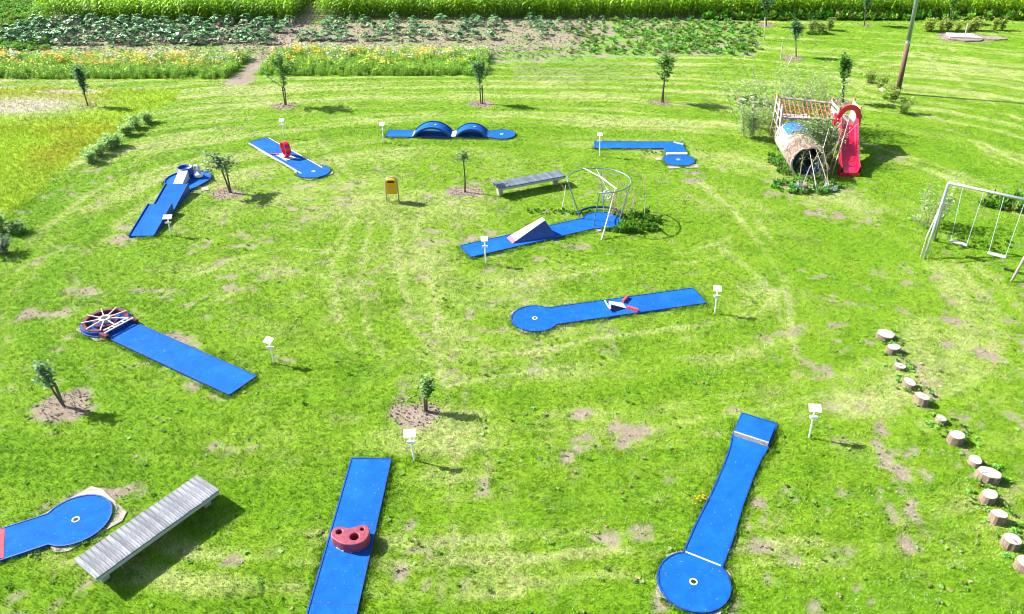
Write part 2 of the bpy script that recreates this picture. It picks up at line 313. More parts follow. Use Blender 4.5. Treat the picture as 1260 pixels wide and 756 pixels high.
def cover(x, y):
    wx = x + (fbm(x * .9, y * .9, 1) - .5) * 1.1; wy = y + (fbm(x * .9, y * .9, 2) - .5) * 1.1
    big = fbm(x * .16, y * .16, 4, 3); med = fbm(x * .8, y * .8, 5, 4); fine = fbm(x * 4.2, y * 4.2, 6, 3)
    # mowing passes round the course
    phi = ((np.abs((x + 1) / 25) ** 2.6 + np.abs((y - 25) / 17) ** 2.6) ** (1 / 2.6)) * 21 + (fbm(x * .12, y * .12, 8) - .5) * 2.2
    st = fbm(phi * 1.3, phi * .05 + vn(x * .08, y * .08, 3) * 1.5, 9, 3); st2 = fbm(phi * 5, (x + y) * .25, 10, 2)
    d = .34 * ss(.35, .7, big) + .55 * (med - .5) + .9 * (st - .5) * 2 * ss(.25, .8, phi / 21) + .8 * (st2 - .5) * ss(.5, .9, phi / 21)
    far = ss(22, 45, y)
    d = d + .14 + .20 * far - .05 * ss(16, 9, y) - .05 * ss(8, 14, x - .2 * y)
    for e in dry: d = d + .24 * np.exp(-ell(x, y, e))
    trk = np.zeros_like(x)
    for wd_, st_, pl in TRACKS:
        q = [at(*p_) for p_ in pl]; x0 = min(v.x for v in q) - 1; x1 = max(v.x for v in q) + 1; y0 = min(v.y for v in q) - 1; y1 = max(v.y for v in q) + 1
        sel = (x > x0) & (x < x1) & (y > y0) & (y < y1); xa = x[sel] + (fbm(x[sel] * .8, y[sel] * .8, 33, 2) - .5) * .5; ya = y[sel]; dm = np.full(xa.shape, 9.)
        for i in range(len(q) - 1):
            dx, dy = q[i + 1].x - q[i].x, q[i + 1].y - q[i].y; tt = np.clip(((xa - q[i].x) * dx + (ya - q[i].y) * dy) / (dx * dx + dy * dy), 0, 1); dm = np.minimum(dm, np.hypot(xa - q[i].x - tt * dx, ya - q[i].y - tt * dy))
        trk[sel] = np.maximum(trk[sel], (1 - ss(wd_ * .3, wd_ * .8, dm)) * st_ * (.35 + 1.1 * fbm(xa * 1.6, ya * 1.6, 34, 3)))
    d = d + trk * .6
    d = np.clip(d, 0, 1)[..., None]
    col = LUSH * (1 - d) + MID * d; col = col + (DRY - col) * ss(.42, 1.0, d)
    dk = (ss(.52, .70, fbm(x * 1.7, y * 1.7, 12, 3)) * .55 + ss(.5, .75, fbm(x * 6, y * 6, 13, 2)) * .45)[..., None]
    col = col + (DARK - col) * dk * .42
    strw = (ss(.62, .8, fbm(x * 2.6, y * 2.6, 14, 3)) * .4 * np.clip(d[..., 0] * 1.5, .1, 1))[..., None]
    col = col + (STRAW - col) * strw
    hgt = .75 + .5 * med + dk[..., 0] * .5
    b = np.zeros_like(x); rag = fbm(x * 2.4, y * 2.4, 15, 5)
    for e in bare:
        q = ell(x, y, e); b = np.maximum(b, ss(.40, .62, (1 - ss(.1, 3.2, q)) * .62 + (rag - .5) * 1.8 - .06) * (q < 4) * .95)
    b = np.maximum(b, ss(.64, .70, fbm(x * 2.3, y * 2.3, 17, 5)) * .8 * ss(.42, .55, fbm(x * .25, y * .25, 18, 2)) * (y < 33))
    # wheel ruts, right of the log row
    for (px, py, rr) in rings:
        g = at(px, py); q = np.hypot(wx - g.x, (wy - g.y) * 1.1); b = np.maximum(b, 1 - ss(rr * .85, rr * 1.05, q))
    # crops
    pth = 1 - ss(.5, .95, np.abs(wx + 16.8)); pth = np.where(y > 45.5, pth, 0)
    s1 = pip(wx, wy, soilp); bs = np.where(s1, .78 + .5 * (med - .45) - .9 * ss(.52, .68, fbm(x * 1.1, y * 2.4, 21, 3)) * (y < 56), 0)
    s2 = pip(wx, wy, weedp); bw = np.where(s2, ss(.52, .64, fbm(x * .7, y * 1.5, 22, 4)) * .85, 0)
    b = np.maximum(np.maximum(b, pth), np.clip(np.maximum(bs, bw), 0, 1))
    g2 = (s2 | s1)[..., None]; col = np.where(g2, LUSH * .8 + np.array((.09, .15, .04)) * .6 + med[..., None] * .05, col)
    strip = (((x > 0) & (x < 9) & (y > 46.5) & (y < 53)) * ss(.45, .6, fbm(x * .2, y * 1.6, 23, 3)) * .45); b = np.maximum(b, strip)
    md = pip(wx, wy, meadow)[..., None]
    mcol = np.array((.25, .38, .015)) * (.8 + .5 * med[..., None]) + np.array((.03, -.05, .0)) * ss(.42, .62, big + .25 * (fine - .5))[..., None]
    mcol = mcol + (PALE - mcol) * (ss(.5, .6, fbm(x * .5, y * 1.5, 25, 3)) * (y > 44) * .8)[..., None]
    pw = np.exp(-ell(x, y, (25, 130, 3.0, 1.4, 0)))[..., None]; mcol = mcol + (PALE - mcol) * np.clip(pw * 1.3, 0, .9)
    col = np.where(md, mcol, col); hgt = np.where(md[..., 0], 2.6, hgt); b = np.where(md[..., 0], b * .2, b)
    beyond = (y > 55) & (x < -36); col = np.where(beyond[..., None], np.array((.2, .33, .05)), col); hgt = np.where(beyond, 2.5, hgt); b = np.where(beyond, 0, b)
    crop = ((y > 64.5) & (x > -38)) | ((y > 62.8) & (x > -38) & (x < -17)); b = np.where(crop, .85, b)
    return col, np.clip(b, 0, 1), hgt

# ------------------------------------------------------------ ground sheet
xs = np.concatenate([-np.geomspace(1500, 62, 12), np.arange(-52, 52.01, .16), np.geomspace(62, 1500, 12)])
ys = np.concatenate([-np.geomspace(1500, 3, 12), np.arange(5, 70, .16), np.geomspace(72, 2500, 16)])
X, Y = np.meshgrid(xs, ys, indexing='ij'); nx, ny = X.shape
colr, br, _h = cover(X, Y)
soilc = SOIL * (.75 + .55 * fbm(X * 2.5, Y * 2.5, 30, 4)[..., None]); gc = colr * .8 + (soilc - colr * .8) * br[..., None]
Z = -.025 + .03 * (fbm(X * 1.5, Y * 1.5, 31) - .5) - .012 * br
Z += .05 * (fbm(X * 2.6, Y * 2.6, 32) - .5) * br
P = np.stack([X, Y, Z], -1).reshape(-1, 3)
I = np.arange(nx * ny).reshape(nx, ny); F = np.stack([I[:-1, :-1], I[1:, :-1], I[1:, 1:], I[:-1, 1:]], -1).reshape(-1, 4)
me = bpy.data.meshes.new('ground'); me.vertices.add(len(P)); me.vertices.foreach_set('co', P.ravel())
me.loops.add(F.size); me.loops.foreach_set('vertex_index', F.ravel()); me.polygons.add(len(F))
me.polygons.foreach_set('loop_start', np.arange(0, F.size, 4)); me.polygons.foreach_set('loop_total', np.full(len(F), 4))
me.polygons.foreach_set('use_smooth', np.ones(len(F), bool))
ca = me.attributes.new('tint', 'FLOAT_COLOR', 'POINT'); ca.data.foreach_set('color', np.concatenate([gc.reshape(-1, 3), np.ones((nx * ny, 1))], 1).ravel())
me.materials.append(M['ground']); me.update(); put('ground', me, kind='structure')

# ------------------------------------------------------------ scatter by geometry nodes
def protos(name, meshes):
    c = bpy.data.collections.new(name)
    for k, me_ in enumerate(meshes): c.objects.link(bpy.data.objects.new('%s_sample' % name, me_))
    return c
def scatter(name, P, rz, tilt, sc, idx, tint, coll, m, **pr):
    n = len(P); me = bpy.data.meshes.new(name); me.vertices.add(n); me.vertices.foreach_set('co', np.ascontiguousarray(P, dtype=np.float32).ravel())
    rot = np.stack([tilt[:, 0], tilt[:, 1], rz], 1)
    for nm, ty, dat, fld in (('rot', 'FLOAT_VECTOR', rot, 'vector'), ('scl', 'FLOAT_VECTOR', sc, 'vector'), ('pick', 'INT', idx, 'value'),
                             ('tint', 'FLOAT_COLOR', np.concatenate([tint, np.ones((n, 1))], 1), 'color')):
        a = me.attributes.new(nm, ty, 'POINT'); a.data.foreach_set(fld, np.ascontiguousarray(dat).ravel())
    me.materials.append(m)
    o = put(name, me, kind='stuff', **pr)
    g = bpy.data.node_groups.new(name, 'GeometryNodeTree')
    g.interface.new_socket('Geometry', in_out='INPUT', socket_type='NodeSocketGeometry'); g.interface.new_socket('Geometry', in_out='OUTPUT', socket_type='NodeSocketGeometry')
    N = g.nodes; gi = N.new('NodeGroupInput'); go = N.new('NodeGroupOutput'); ip = N.new('GeometryNodeInstanceOnPoints'); ci = N.new('GeometryNodeCollectionInfo')
    ci.inputs['Collection'].default_value = coll; ci.inputs['Separate Children'].default_value = True
    def na(nm, ty):
        q = N.new('GeometryNodeInputNamedAttribute'); q.data_type = ty; q.inputs['Name'].default_value = nm; return q.outputs['Attribute']
    e = N.new('FunctionNodeEulerToRotation')
    g.links.new(na('rot', 'FLOAT_VECTOR'), e.inputs[0]); L = g.links.new
    mp = N.new('GeometryNodeMeshToPoints'); L(gi.outputs[0], mp.inputs[0])
    L(mp.outputs[0], ip.inputs['Points']); L(ci.outputs[0], ip.inputs['Instance']); ip.inputs['Pick Instance'].default_value = True
    L(na('pick', 'INT'), ip.inputs['Instance Index']); L(e.outputs[0], ip.inputs['Rotation']); L(na('scl', 'FLOAT_VECTOR'), ip.inputs['Scale'])
    L(ip.outputs[0], go.inputs[0]); md = o.modifiers.new('scatter', 'NODES'); md.node_group = g
    return o
def tuft(seed, n, rad, h, wd, spread=.5):
    r = random.Random(seed); b = MB()
    for k in range(n):
        a = r.uniform(0, 2 * math.pi); q = rad * math.sqrt(r.random()); p = Vector((q * math.cos(a), q * math.sin(a), -.02))
        hh = h * r.uniform(.55, 1.15); l = r.uniform(.2, 1) * spread * hh; la = r.uniform(0, 2 * math.pi); d = Vector((math.cos(la), math.sin(la), 0)); s_ = Vector((-d.y, d.x, 0)) * wd * r.uniform(.6, 1.2) / 2
        mid = p + d * l * .35 + Vector((0, 0, hh * .65)); tip = p + d * l + Vector((0, 0, hh))
        v = r.uniform(.6, 1.35); c = (v * r.uniform(.9, 1.15), v, v * r.uniform(.8, 1.2))
        if r.random() < .09: c = (1.9, 1.5, 5)
        b.add([p - s_, p + s_, mid + s_ * .8, mid - s_ * .8, tip], [(0, 1, 2, 3), (3, 2, 4)], c)
    return b.mesh('grass_tuft', M['grass'], False, 'shade')
TUFT = protos('grass_tuft', [tuft(k, 16, .085, .055, .011, .9) for k in range(8)])
rg = np.random.default_rng(11)
def jgrid(x0, x1, y0, y1, dens):
    st = 1 / math.sqrt(dens); gx = np.arange(x0, x1, st); gy = np.arange(y0, y1, st); A, B = np.meshgrid(gx, gy)
    A = A.ravel() + rg.uniform(-.6, .6, A.size) * st; B = B.ravel() + rg.uniform(-.6, .6, B.size) * st; return A, B
PX = []; PY = []; PS = []
for (y0, y1, dens, s) in ((6.5, 14, 95, 1), (14, 21, 72, 1.08), (21, 29, 66, 1.08), (29, 38, 46, 1.2), (38, 50, 28, 1.4), (50, 66, 15, 1.7)):
    hw = .70 * y1 + 5; A, B = jgrid(-hw, hw, y0, y1, dens); k = np.abs(A) < .70 * B + 5
    PX.append(A[k]); PY.append(B[k]); PS.append(np.full(k.sum(), s))
x = np.concatenate(PX); y = np.concatenate(PY); s = np.concatenate(PS)
def keepout(x, y):
    m_ = np.zeros(x.shape, bool)
    for k, o in WOUT.items(): m_ |= pip(x, y, o)
    return m_
c, b, hh = cover(x, y)
keep = (rg.random(x.size) > b * 1.15) & ~keepout(x, y) & ~((y > 64.6) & (x > -38)) & ~((y > 63) & (x > -38) & (x < -17)) & ~((np.abs(x + 25.6) < 8.3) & (y > 46.6) & (y < 52.8)) & ~((np.abs(x + 8.7) < 7.3) & (y > 47.2) & (y < 54))
# taller rough growth hugging lane edges and the feet of posts
edge = np.zeros(x.size)
for k, o in WOUT.items():
    oo = np.array(o); x0, y0 = oo.min(0) - .6; x1, y1 = oo.max(0) + .6; sel = np.where((x > x0) & (x < x1) & (y > y0) & (y < y1))[0]
    dm = np.full(sel.size, 9.)
    for i in range(len(oo)):
        p0 = oo[i]; p1 = oo[(i + 1) % len(oo)]; dv = p1 - p0; tt = np.clip(((x[sel] - p0[0]) * dv[0] + (y[sel] - p0[1]) * dv[1]) / (dv @ dv + 1e-9), 0, 1)
        dm = np.minimum(dm, np.hypot(x[sel] - p0[0] - tt * dv[0], y[sel] - p0[1] - tt * dv[1]))
    edge[sel] = np.maximum(edge[sel], 1 - ss(.06, .32, dm))
edge *= ss(.40, .58, fbm(x * 1.3, y * 1.3, 40, 3) + .05)
for (px, py, rr) in [(510, 566, .35), (337, 447, .3), (996, 538, .25), (880, 385, .3), (598, 325, .3), (349, 170, .3), (472, 176, .3), (738, 192, .3), (210, 290, .3),
                     (1143, 308, .8), (1244, 346, .5), (483, 248, .45), (990, 225, 1.4), (955, 180, .9)]:
    g = at(px, py); edge = np.maximum(edge, 1 - ss(rr * .4, rr, np.hypot(x - g.x, y - g.y)))
ml = at(0, 272); mh = at(140, 180)      # unmown line along the meadow edge
tt = np.clip(((x - ml.x) * (mh.x - ml.x) + (y - ml.y) * (mh.y - ml.y)) / ((mh - ml).length ** 2), -1, 1.0); dl = np.hypot(x - ml.x - tt * (mh.x - ml.x), y - ml.y - tt * (mh.y - ml.y))
edge = np.maximum(edge, (1 - ss(.15, .5, dl)) * .6)
c = c + (DARK * .5 + LUSH * .5 - c) * (edge * .45)[:, None]; hh = hh + edge * 1.7
x, y, s, c, hh = x[keep], y[keep], s[keep], c[keep], hh[keep]
n = x.size; jit = rg.normal(1.03, .16, (n, 1)); c = np.clip(c * jit * np.stack([rg.normal(1, .08, n), np.ones(n), np.ones(n)], 1), .003, .8)
sc = np.stack([s, s, hh * (.8 + .2 * s) * rg.uniform(.75, 1.25, n)], 1)
fx = []; fy = []
for k_, o_ in WOUT.items():
    oo = np.array(o_); cxy = oo.mean(0)
    for i in range(len(oo)):
        p0, p1 = oo[i], oo[(i + 1) % len(oo)]; dv = p1 - p0; Ls = np.hypot(*dv); m_ = rg.poisson(Ls * 34); tt = rg.random(m_); nn = np.array((dv[1], -dv[0])) / (Ls + 1e-9)
        q = p0 + tt[:, None] * dv + nn * rg.uniform(.035, .13, m_)[:, None]; side = .53 if nn[1] < 0 else .40
        q = q[fbm(q[:, 0] * 1.6, q[:, 1] * 1.6, 90, 3) < side + .03]; fx.append(q[:, 0]); fy.append(q[:, 1])
fx = np.concatenate(fx); fy = np.concatenate(fy); kk = ~keepout(fx, fy); fx, fy = fx[kk], fy[kk]; nf = fx.size; cf, _b, _h = cover(fx, fy); print('fringe', nf)
x = np.concatenate([x, fx]); y = np.concatenate([y, fy]); c = np.concatenate([c, np.clip((cf * .5 + LUSH * .5) * rg.normal(1, .2, (nf, 1)), .003, .8)])
sc = np.concatenate([sc, np.stack([np.full(nf, .9), np.full(nf, .9), rg.uniform(1.3, 2.9, nf)], 1)]); n = x.size
scatter('lawn_grass', np.stack([x, y, np.full(n, -.015)], 1), rg.uniform(0, 6.28, n), rg.normal(0, .1, (n, 2)), sc, rg.integers(0, 8, n), c, TUFT, M['grass'])
print('tufts', n)

# clover, plantain and thistle rosettes growing in rough spots, and rank weeds by the cage
def rosette(seed, n, L, wd, rise):
    r = random.Random(seed); b = MB()
    for k in range(n):
        a = r.uniform(0, 6.28); l = L * r.uniform(.5, 1.1); d = Vector((math.cos(a), math.sin(a), 0)); s_ = Vector((-d.y, d.x, 0)) * wd * r.uniform(.7, 1.2)
        z = rise * r.uniform(.3, 1.2); o = Vector((r.uniform(-.3, .3) * L, r.uniform(-.3, .3) * L, z * r.uniform(0, .6))); v = r.uniform(.7, 1.3)
        b.add([o, o + d * l * .5 + s_ + Vector((0, 0, z * .8)), o + d * l + Vector((0, 0, z * .5)), o + d * l * .5 - s_ + Vector((0, 0, z * .8))], [(0, 1, 2), (0, 2, 3)], (v, v, v))
    return b.mesh('weed_rosette', M['grass'], False, 'shade')
WEED = protos('weed_rosette', [rosette(k, 26, .13, .03, .10) for k in range(5)])
wx = []; wy = []; wc = []; ws = []
def weeds(px, py, rx, ry, n_, sc_, col, zs=1.0):
    g = at(px, py)
    for k in range(n_):
        a = random.uniform(0, 6.28); q = math.sqrt(random.random()); X_ = g.x + math.cos(a) * q * rx; Y_ = g.y + math.sin(a) * q * ry
        if keepout(np.array([X_]), np.array([Y_]))[0]: continue
        wx.append(X_); wy.append(Y_); wc.append([v * random.uniform(.7, 1.3) for v in col]); ws.append((sc_, sc_, sc_ * zs * random.uniform(.3, 1.7)))
weeds(775, 281, 1.1, .38, 85, .85, (.15, .33, .03), 1.5); weeds(793, 270, .7, .5, 30, .8, (.15, .33, .03), 1.8); weeds(690, 261, 1.6, .25, 35, .6, (.13, .29, .02), 1.2); weeds(760, 275, 1.6, .8, 60, .8, (.15, .30, .03), 1.4)
weeds(992, 230, 1.5, .8, 95, .85, (.17, .36, .06), 1.5); weeds(965, 205, .6, 1.5, 80, .8, (.17, .36, .06), 1.7); weeds(830, 188, 1.8, .4, 30, .5, (.13, .28, .02)); weeds(985, 234, .3, .2, 20, .9, (.5, .5, .42), 2); weeds(1020, 234, .3, .2, 16, .9, (.5, .5, .42), 1.6)
weeds(1240, 253, 1.1, .6, 80, 1.0, (.16, .33, .04), 2.2); weeds(1195, 300, 1.8, .5, 40, .6, (.13, .28, .02), 1.2)
for (px, py) in [(913, 122), (926, 119), (929, 127), (1095, 120), (998, 40), (1012, 40)]: weeds(px, py + 2, .4, .3, 22, .8, (.14, .3, .03), 1.5)
LOGS = [(1090.7, 409.6, 20, .16), (1100.4, 425.7, 16, .2), (1108, 449.4, 13, .1), (1120, 468.5, 15.5, .2), (1136, 486, 17, .26), (1159, 513.5, 12.8, .14), (1179, 533.5, 19, .27),
        (1201, 564.5, 16, .15), (1218.5, 580, 26, .22), (1219, 606.5, 19.5, .22), (1231, 630, 18, .28), (1247, 661.5, 20.5, .25), (1264, 690, 21, .25)]
for (px, py, *_r) in LOGS: weeds(px, py + 5, .5, .42, 11, .6, (.22, .42, .07), .8)
for k in range(380):
    px = random.uniform(-20, 1280); py = random.uniform(260, 756); g = at(px, py)
    if fbm(np.array([g.x * .5]), np.array([g.y * .5]), 50)[0] < .42: continue
    weeds(px, py, .7, .6, 2, random.uniform(.3, .55), random.choice([(.11, .26, .012), (.15, .30, .02), (.24, .33, .08), (.13, .27, .03), (.3, .36, .16)]), .5)
for k in range(800):
    px = random.uniform(700, 930); py = random.uniform(24, 66)
    if random.random() < .55 or px > 760: weeds(px, py, .5, .5, 1, random.uniform(.9, 1.7), random.choice([(.2, .38, .05), (.17, .34, .07), (.25, .42, .08)]), 1.0)
for k in range(1500):
    weeds(random.uniform(-20, 720), random.uniform(60, 73), .5, .5, 1, random.uniform(.4, .8), (.24, .34, .13), .7)
for k in range(700):
    weeds(random.uniform(870, 1290), random.uniform(20.5, 24), .5, .5, 1, random.uniform(1.8, 2.6), (.17, .36, .03), 1.5)
for k in range(1500):
    weeds(random.uniform(-60, 60), random.uniform(0, 62), .5, .5, 1, random.uniform(1.0, 1.8), (.26, .46, .08), 1.1)
n = len(wx); scatter('weeds', np.stack([wx, wy, np.zeros(n)], 1), rg.uniform(0, 6.28, n), rg.normal(0, .1, (n, 2)), np.array(ws), rg.integers(0, 5, n), np.array(wc), WEED, M['grass'])
# white clover heads and straw crumbs on the lawn
def dots(seed):
    r = random.Random(seed); b = MB()
    for k in range(7):
        q = Vector((r.uniform(-.15, .15), r.uniform(-.15, .15), r.uniform(.03, .06))); s_ = .009
        b.add([q + Vector((s_, 0, 0)), q + Vector((0, s_, 0)), q + Vector((-s_, 0, 0)), q + Vector((0, -s_, 0)), q + Vector((0, 0, s_))], [(0, 1, 4), (1, 2, 4), (2, 3, 4), (3, 0, 4)])
    return b.mesh('clover_head', M['grass'], False, 'shade')
CL = protos('clover_head', [dots(k) for k in range(3)])
n = 1500; py = rg.uniform(150, 756, n); px = rg.uniform(0, 1260, n); q = np.array([at(a_, b_)[:2] for a_, b_ in zip(px, py)])
k = ~keepout(q[:, 0], q[:, 1]) & (fbm(q[:, 0] * .5, q[:, 1] * .5, 60) > .5); q = q[k]; n = len(q)
scatter('clover_flowers', np.concatenate([q, np.zeros((n, 1))], 1), rg.uniform(0, 6, n), np.zeros((n, 2)), np.ones((n, 3)), rg.integers(0, 3, n), np.tile([.6, .62, .5], (n, 1)), CL, M['grass'])

cx_ = []
for k_, o_ in WOUT.items():
    oo = np.array(o_); lo, hi = oo.min(0), oo.max(0); q = rg.uniform(lo, hi, (int(70 * (hi - lo).prod() ** .5), 2)); q = q[pip(q[:, 0], q[:, 1], o_)]; cx_.append(q)
q = np.concatenate(cx_); n = len(q); CLIP = protos('clipping', [tuft(90 + k, 2, .03, .012, .012, 3.0) for k in range(4)])
scatter('grass_clippings', np.concatenate([q, np.full((n, 1), .062)], 1), rg.uniform(0, 6, n), np.zeros((n, 2)), np.stack([rg.uniform(.6, 1.6, n)] * 3, 1), rg.integers(0, 4, n),
        np.where(rg.random((n, 1)) < .5, [[.4, .42, .25]], [[.16, .3, .04]]), CLIP, M['grass'])

# ------------------------------------------------------------ maize
def maize(seed):
    r = random.Random(seed); b = MB(); H_ = r.uniform(1.75, 2.15)
    b.tube([(0, 0, 0), (0.01, 0, H_ * .9)], [.016, .01], 5, (.7, .8, .6))
    a0 = r.uniform(0, 3.14)
    for k in range(11):
        z = .25 + (H_ - .45) * k / 10; a = a0 + math.pi * (k % 2) + r.uniform(-.5, .5); l = r.uniform(.5, .75) * (1 if 1 < k < 9 else .75); d = Vector((math.cos(a), math.sin(a), 0)); s_ = Vector((-d.y, d.x, 0))
        pts = [(0, 0, .02), (.25, .22, .05), (.6, .30 if k > 6 else .22, .05), (.85, .16, .035), (1.0, -.05, .004)]
        if k > 8: pts = [(0, 0, .02), (.2, .35, .04), (.4, .62, .04), (.62, .75, .028), (.8, .8, .004)]
        vs = []
        for u, zz, w_ in pts: c_ = d * u * l + Vector((0, 0, z + zz * l)); vs += [c_ - s_ * w_, c_ + s_ * w_]
        v = .62 + .75 * (k / 10) ** 1.5; v *= r.uniform(.75, 1.25)  # sunlit tops and shaded lower leaves painted into the leaf colour
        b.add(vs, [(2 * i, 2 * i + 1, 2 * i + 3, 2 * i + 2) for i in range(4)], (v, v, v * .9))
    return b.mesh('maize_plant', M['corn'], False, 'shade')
MZ = protos('maize_plant', [maize(k) for k in range(7)])
def field(name, x0, x1, label):
    # rows run along x; the front row follows the field's edge
    X_ = []; Y_ = []
    for row in range(34):
        xx = np.arange(x0, x1, .17); xx = xx + rg.uniform(-.05, .05, xx.size)
        yy = (63.1 if x0 < -17 else 64.75) + row * .72 + rg.uniform(-.07, .07, xx.size) + np.where(xx < -33, 0, 0)
        k_ = rg.random(xx.size) > .04; X_.append(xx[k_]); Y_.append(yy[k_])
    X_ = np.concatenate(X_); Y_ = np.concatenate(Y_); n = X_.size
    t_ = fbm(X_ * .25, Y_ * .25, 70); tint = np.stack([.20 + .17 * t_, .43 + .16 * t_, .012 + 0 * t_], 1) * rg.normal(1, .14, (n, 1)); s_ = rg.uniform(.82, 1.12, n)
    s_ *= .9 + .2 * vn(X_ * .4, Y_ * .4, 71)
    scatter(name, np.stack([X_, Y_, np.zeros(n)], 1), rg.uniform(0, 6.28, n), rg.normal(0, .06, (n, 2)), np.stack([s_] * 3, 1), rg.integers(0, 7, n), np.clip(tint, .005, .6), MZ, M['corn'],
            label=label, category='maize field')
field('maize_field', -37.5, -17.6, 'tall green maize standing left of the soil path behind the squash bed')
field('maize_field', -15.9, 66, 'tall green maize along the back of the lawn right of the soil path')

# ------------------------------------------------------------ wildflower strips
def flower(seed, col):
    r = random.Random(seed); b = MB()
    for k in range(15):
        a = r.uniform(0, 6.28); p = Vector((r.uniform(-.2, .2), r.uniform(-.2, .2), 0)); h = r.uniform(.35, .75); d = Vector((math.cos(a), math.sin(a), 0)) * .12; s_ = Vector((-d.y, d.x, 0)) * .16; v = r.uniform(.6, 1.3)
        b.add([p - s_, p + s_, p + d + Vector((0, 0, h))], [(0, 1, 2)], (.27 * v, .46 * v, .05 * v))
        for j in range(2):
            q = p + d * .5 + Vector((0, 0, h * r.uniform(.3, .9))); e = Vector((r.uniform(-1, 1), r.uniform(-1, 1), r.uniform(-.2, .6))) * .10; f_ = Vector((-e.y, e.x, 0)) * .35
            b.add([q, q + e * .6 + f_, q + e * 1.3, q + e * .6 - f_], [(0, 1, 2, 3)], (.24 * v, .44 * v, .05 * v))
    for k in range(5 if col else 0):
        c_ = Vector((r.uniform(-.22, .22), r.uniform(-.22, .22), r.uniform(.55, .8))); R_ = r.uniform(.04, .07)
        b.add([c_ + Vector((R_ * math.cos(i * 1.047), R_ * math.sin(i * 1.047), r.uniform(-.01, .015))) for i in range(6)], [tuple(range(6))], tuple(v_ * r.uniform(.8, 1.2) for v_ in col))
    return b.mesh('flower_clump', M['grass'], False, 'shade')
cols = [None, None, None, (.85, .42, .02), (.85, .36, .03), (.8, .66, .05), (.55, .52, .75), (.75, .72, .7), (.7, .66, .08)]
FL = protos('flower_clump', [flower(k, c_) for k, c_ in enumerate(cols)])
def strip(x0, x1, y0, y1, label):
    n = 2600; X_ = rg.uniform(x0, x1, n); Y_ = rg.uniform(y0, y1, n); k_ = fbm(X_ * .8, Y_ * .8, 80) > .28; X_, Y_ = X_[k_], Y_[k_]; n = X_.size
    cl = fbm(X_ * .7, Y_ * .9, 81); back = (Y_ - y0) / (y1 - y0); u = rg.random(n); idx = rg.integers(0, 3, n)
    idx = np.where((cl > .5) & (u < .36) & (back > .3), 3 + rg.integers(0, 3, n), idx); idx = np.where((back > .45) & (fbm(X_, Y_, 82) > .5) & (u > .62), 6 + rg.integers(0, 2, n), idx)
    idx = np.where((u > .93), 8, idx); edge_ = np.minimum(1, np.minimum(Y_ - y0, y1 - Y_) * 1.2 + .4)
    s_ = rg.uniform(.45, 1.05, n) * edge_ * (.65 + .6 * fbm(X_ * .6, Y_ * .6, 83))
    scatter('wildflower_strip', np.stack([X_, Y_, np.zeros(n)], 1), rg.uniform(0, 6.28, n), rg.normal(0, .1, (n, 2)), np.stack([s_] * 3, 1), idx, rg.normal(1, .12, (n, 1)) * np.ones((n, 3)), FL, M['grass'], label=label, category='flowers')
strip(-34.5, -17.7, 46.9, 52.3, 'strip of yellow and white wildflowers left of the soil path')
strip(-15.9, -1.6, 47.6, 53.3, 'strip of yellow and white wildflowers right of the soil path')

# ------------------------------------------------------------ squash plants
def squash(seed):
    r = random.Random(seed); leaves = MB(); stems = MB()
    for k in range(22):
        a = r.uniform(0, 6.28); q = .55 * math.sqrt(r.random()); z = .70 - .58 * (q / .55) ** 2 * r.uniform(.6, 1.1); c_ = Vector((q * math.cos(a), q * math.sin(a), max(z, .12)))
        stems.tube([(c_.x * .2, c_.y * .2, 0), c_ - Vector((0, 0, .03))], [.012, .008], 4)
        nrm = Vector((c_.x * .9, c_.y * .9, .9 + r.uniform(-.3, .3))).normalized(); t1 = nrm.orthogonal().normalized(); t2 = nrm.cross(t1); R_ = r.uniform(.13, .21); ph = r.uniform(0, 6)
        vs = [c_ - nrm * .03]
        for i in range(10): rr = R_ * (1 if i % 2 else .78) * r.uniform(.92, 1.08); g = ph + i * .628; vs.append(c_ + t1 * rr * math.cos(g) + t2 * rr * math.sin(g) + nrm * r.uniform(-.015, .035))
        v = r.uniform(.7, 1.3); base = (.065 * v, .20 * v, .05 * v) if r.random() < .75 else (.20 * v, .36 * v, .15 * v)
        leaves.add(vs, [(0, 1 + i, 1 + (i + 1) % 10) for i in range(10)], base)
    return leaves.mesh('leaves', M['squash'], False, 'tint'), stems.mesh('stems', M['palestake'])
ORD = 'first second third fourth fifth sixth seventh eighth ninth tenth eleventh twelfth thirteenth fourteenth fifteenth sixteenth seventeenth eighteenth nineteenth twentieth'.split()
ROW = ['front', 'second', 'third', 'fourth', 'fifth', 'rearmost']
SQ = [squash(k) for k in range(6)]
def sq_plant(X_, Y_, s_, label, grp):
    k = random.randrange(6); o = thing('squash_plant', label, 'squash plant', (X_, Y_, 0), random.uniform(0, 6.28), grp); o.scale = (s_, s_, s_ * random.uniform(.8, 1.1))
    put('leaves', SQ[k][0], o); put('stems', SQ[k][1], o)
cnt = 0
for row in range(6):
    Y_ = 55.9 + row * 1.22
    X_ = -38.5; pos = 0
    while X_ < -18.4:
        X_ += random.uniform(1.0, 1.3)
        if X_ > -22.5 and random.random() < .35: continue
        if row == 0 and X_ < -36.5: pass
        sq_plant(X_ + random.uniform(-.2, .2), Y_ + random.uniform(-.3, .3), random.uniform(.85, 1.25), 'squash plant in the dense left bed, %s row, %s from the left' % (ROW[row], ORD[pos]), 'squash plants left of the soil path'); cnt += 1; pos += 1
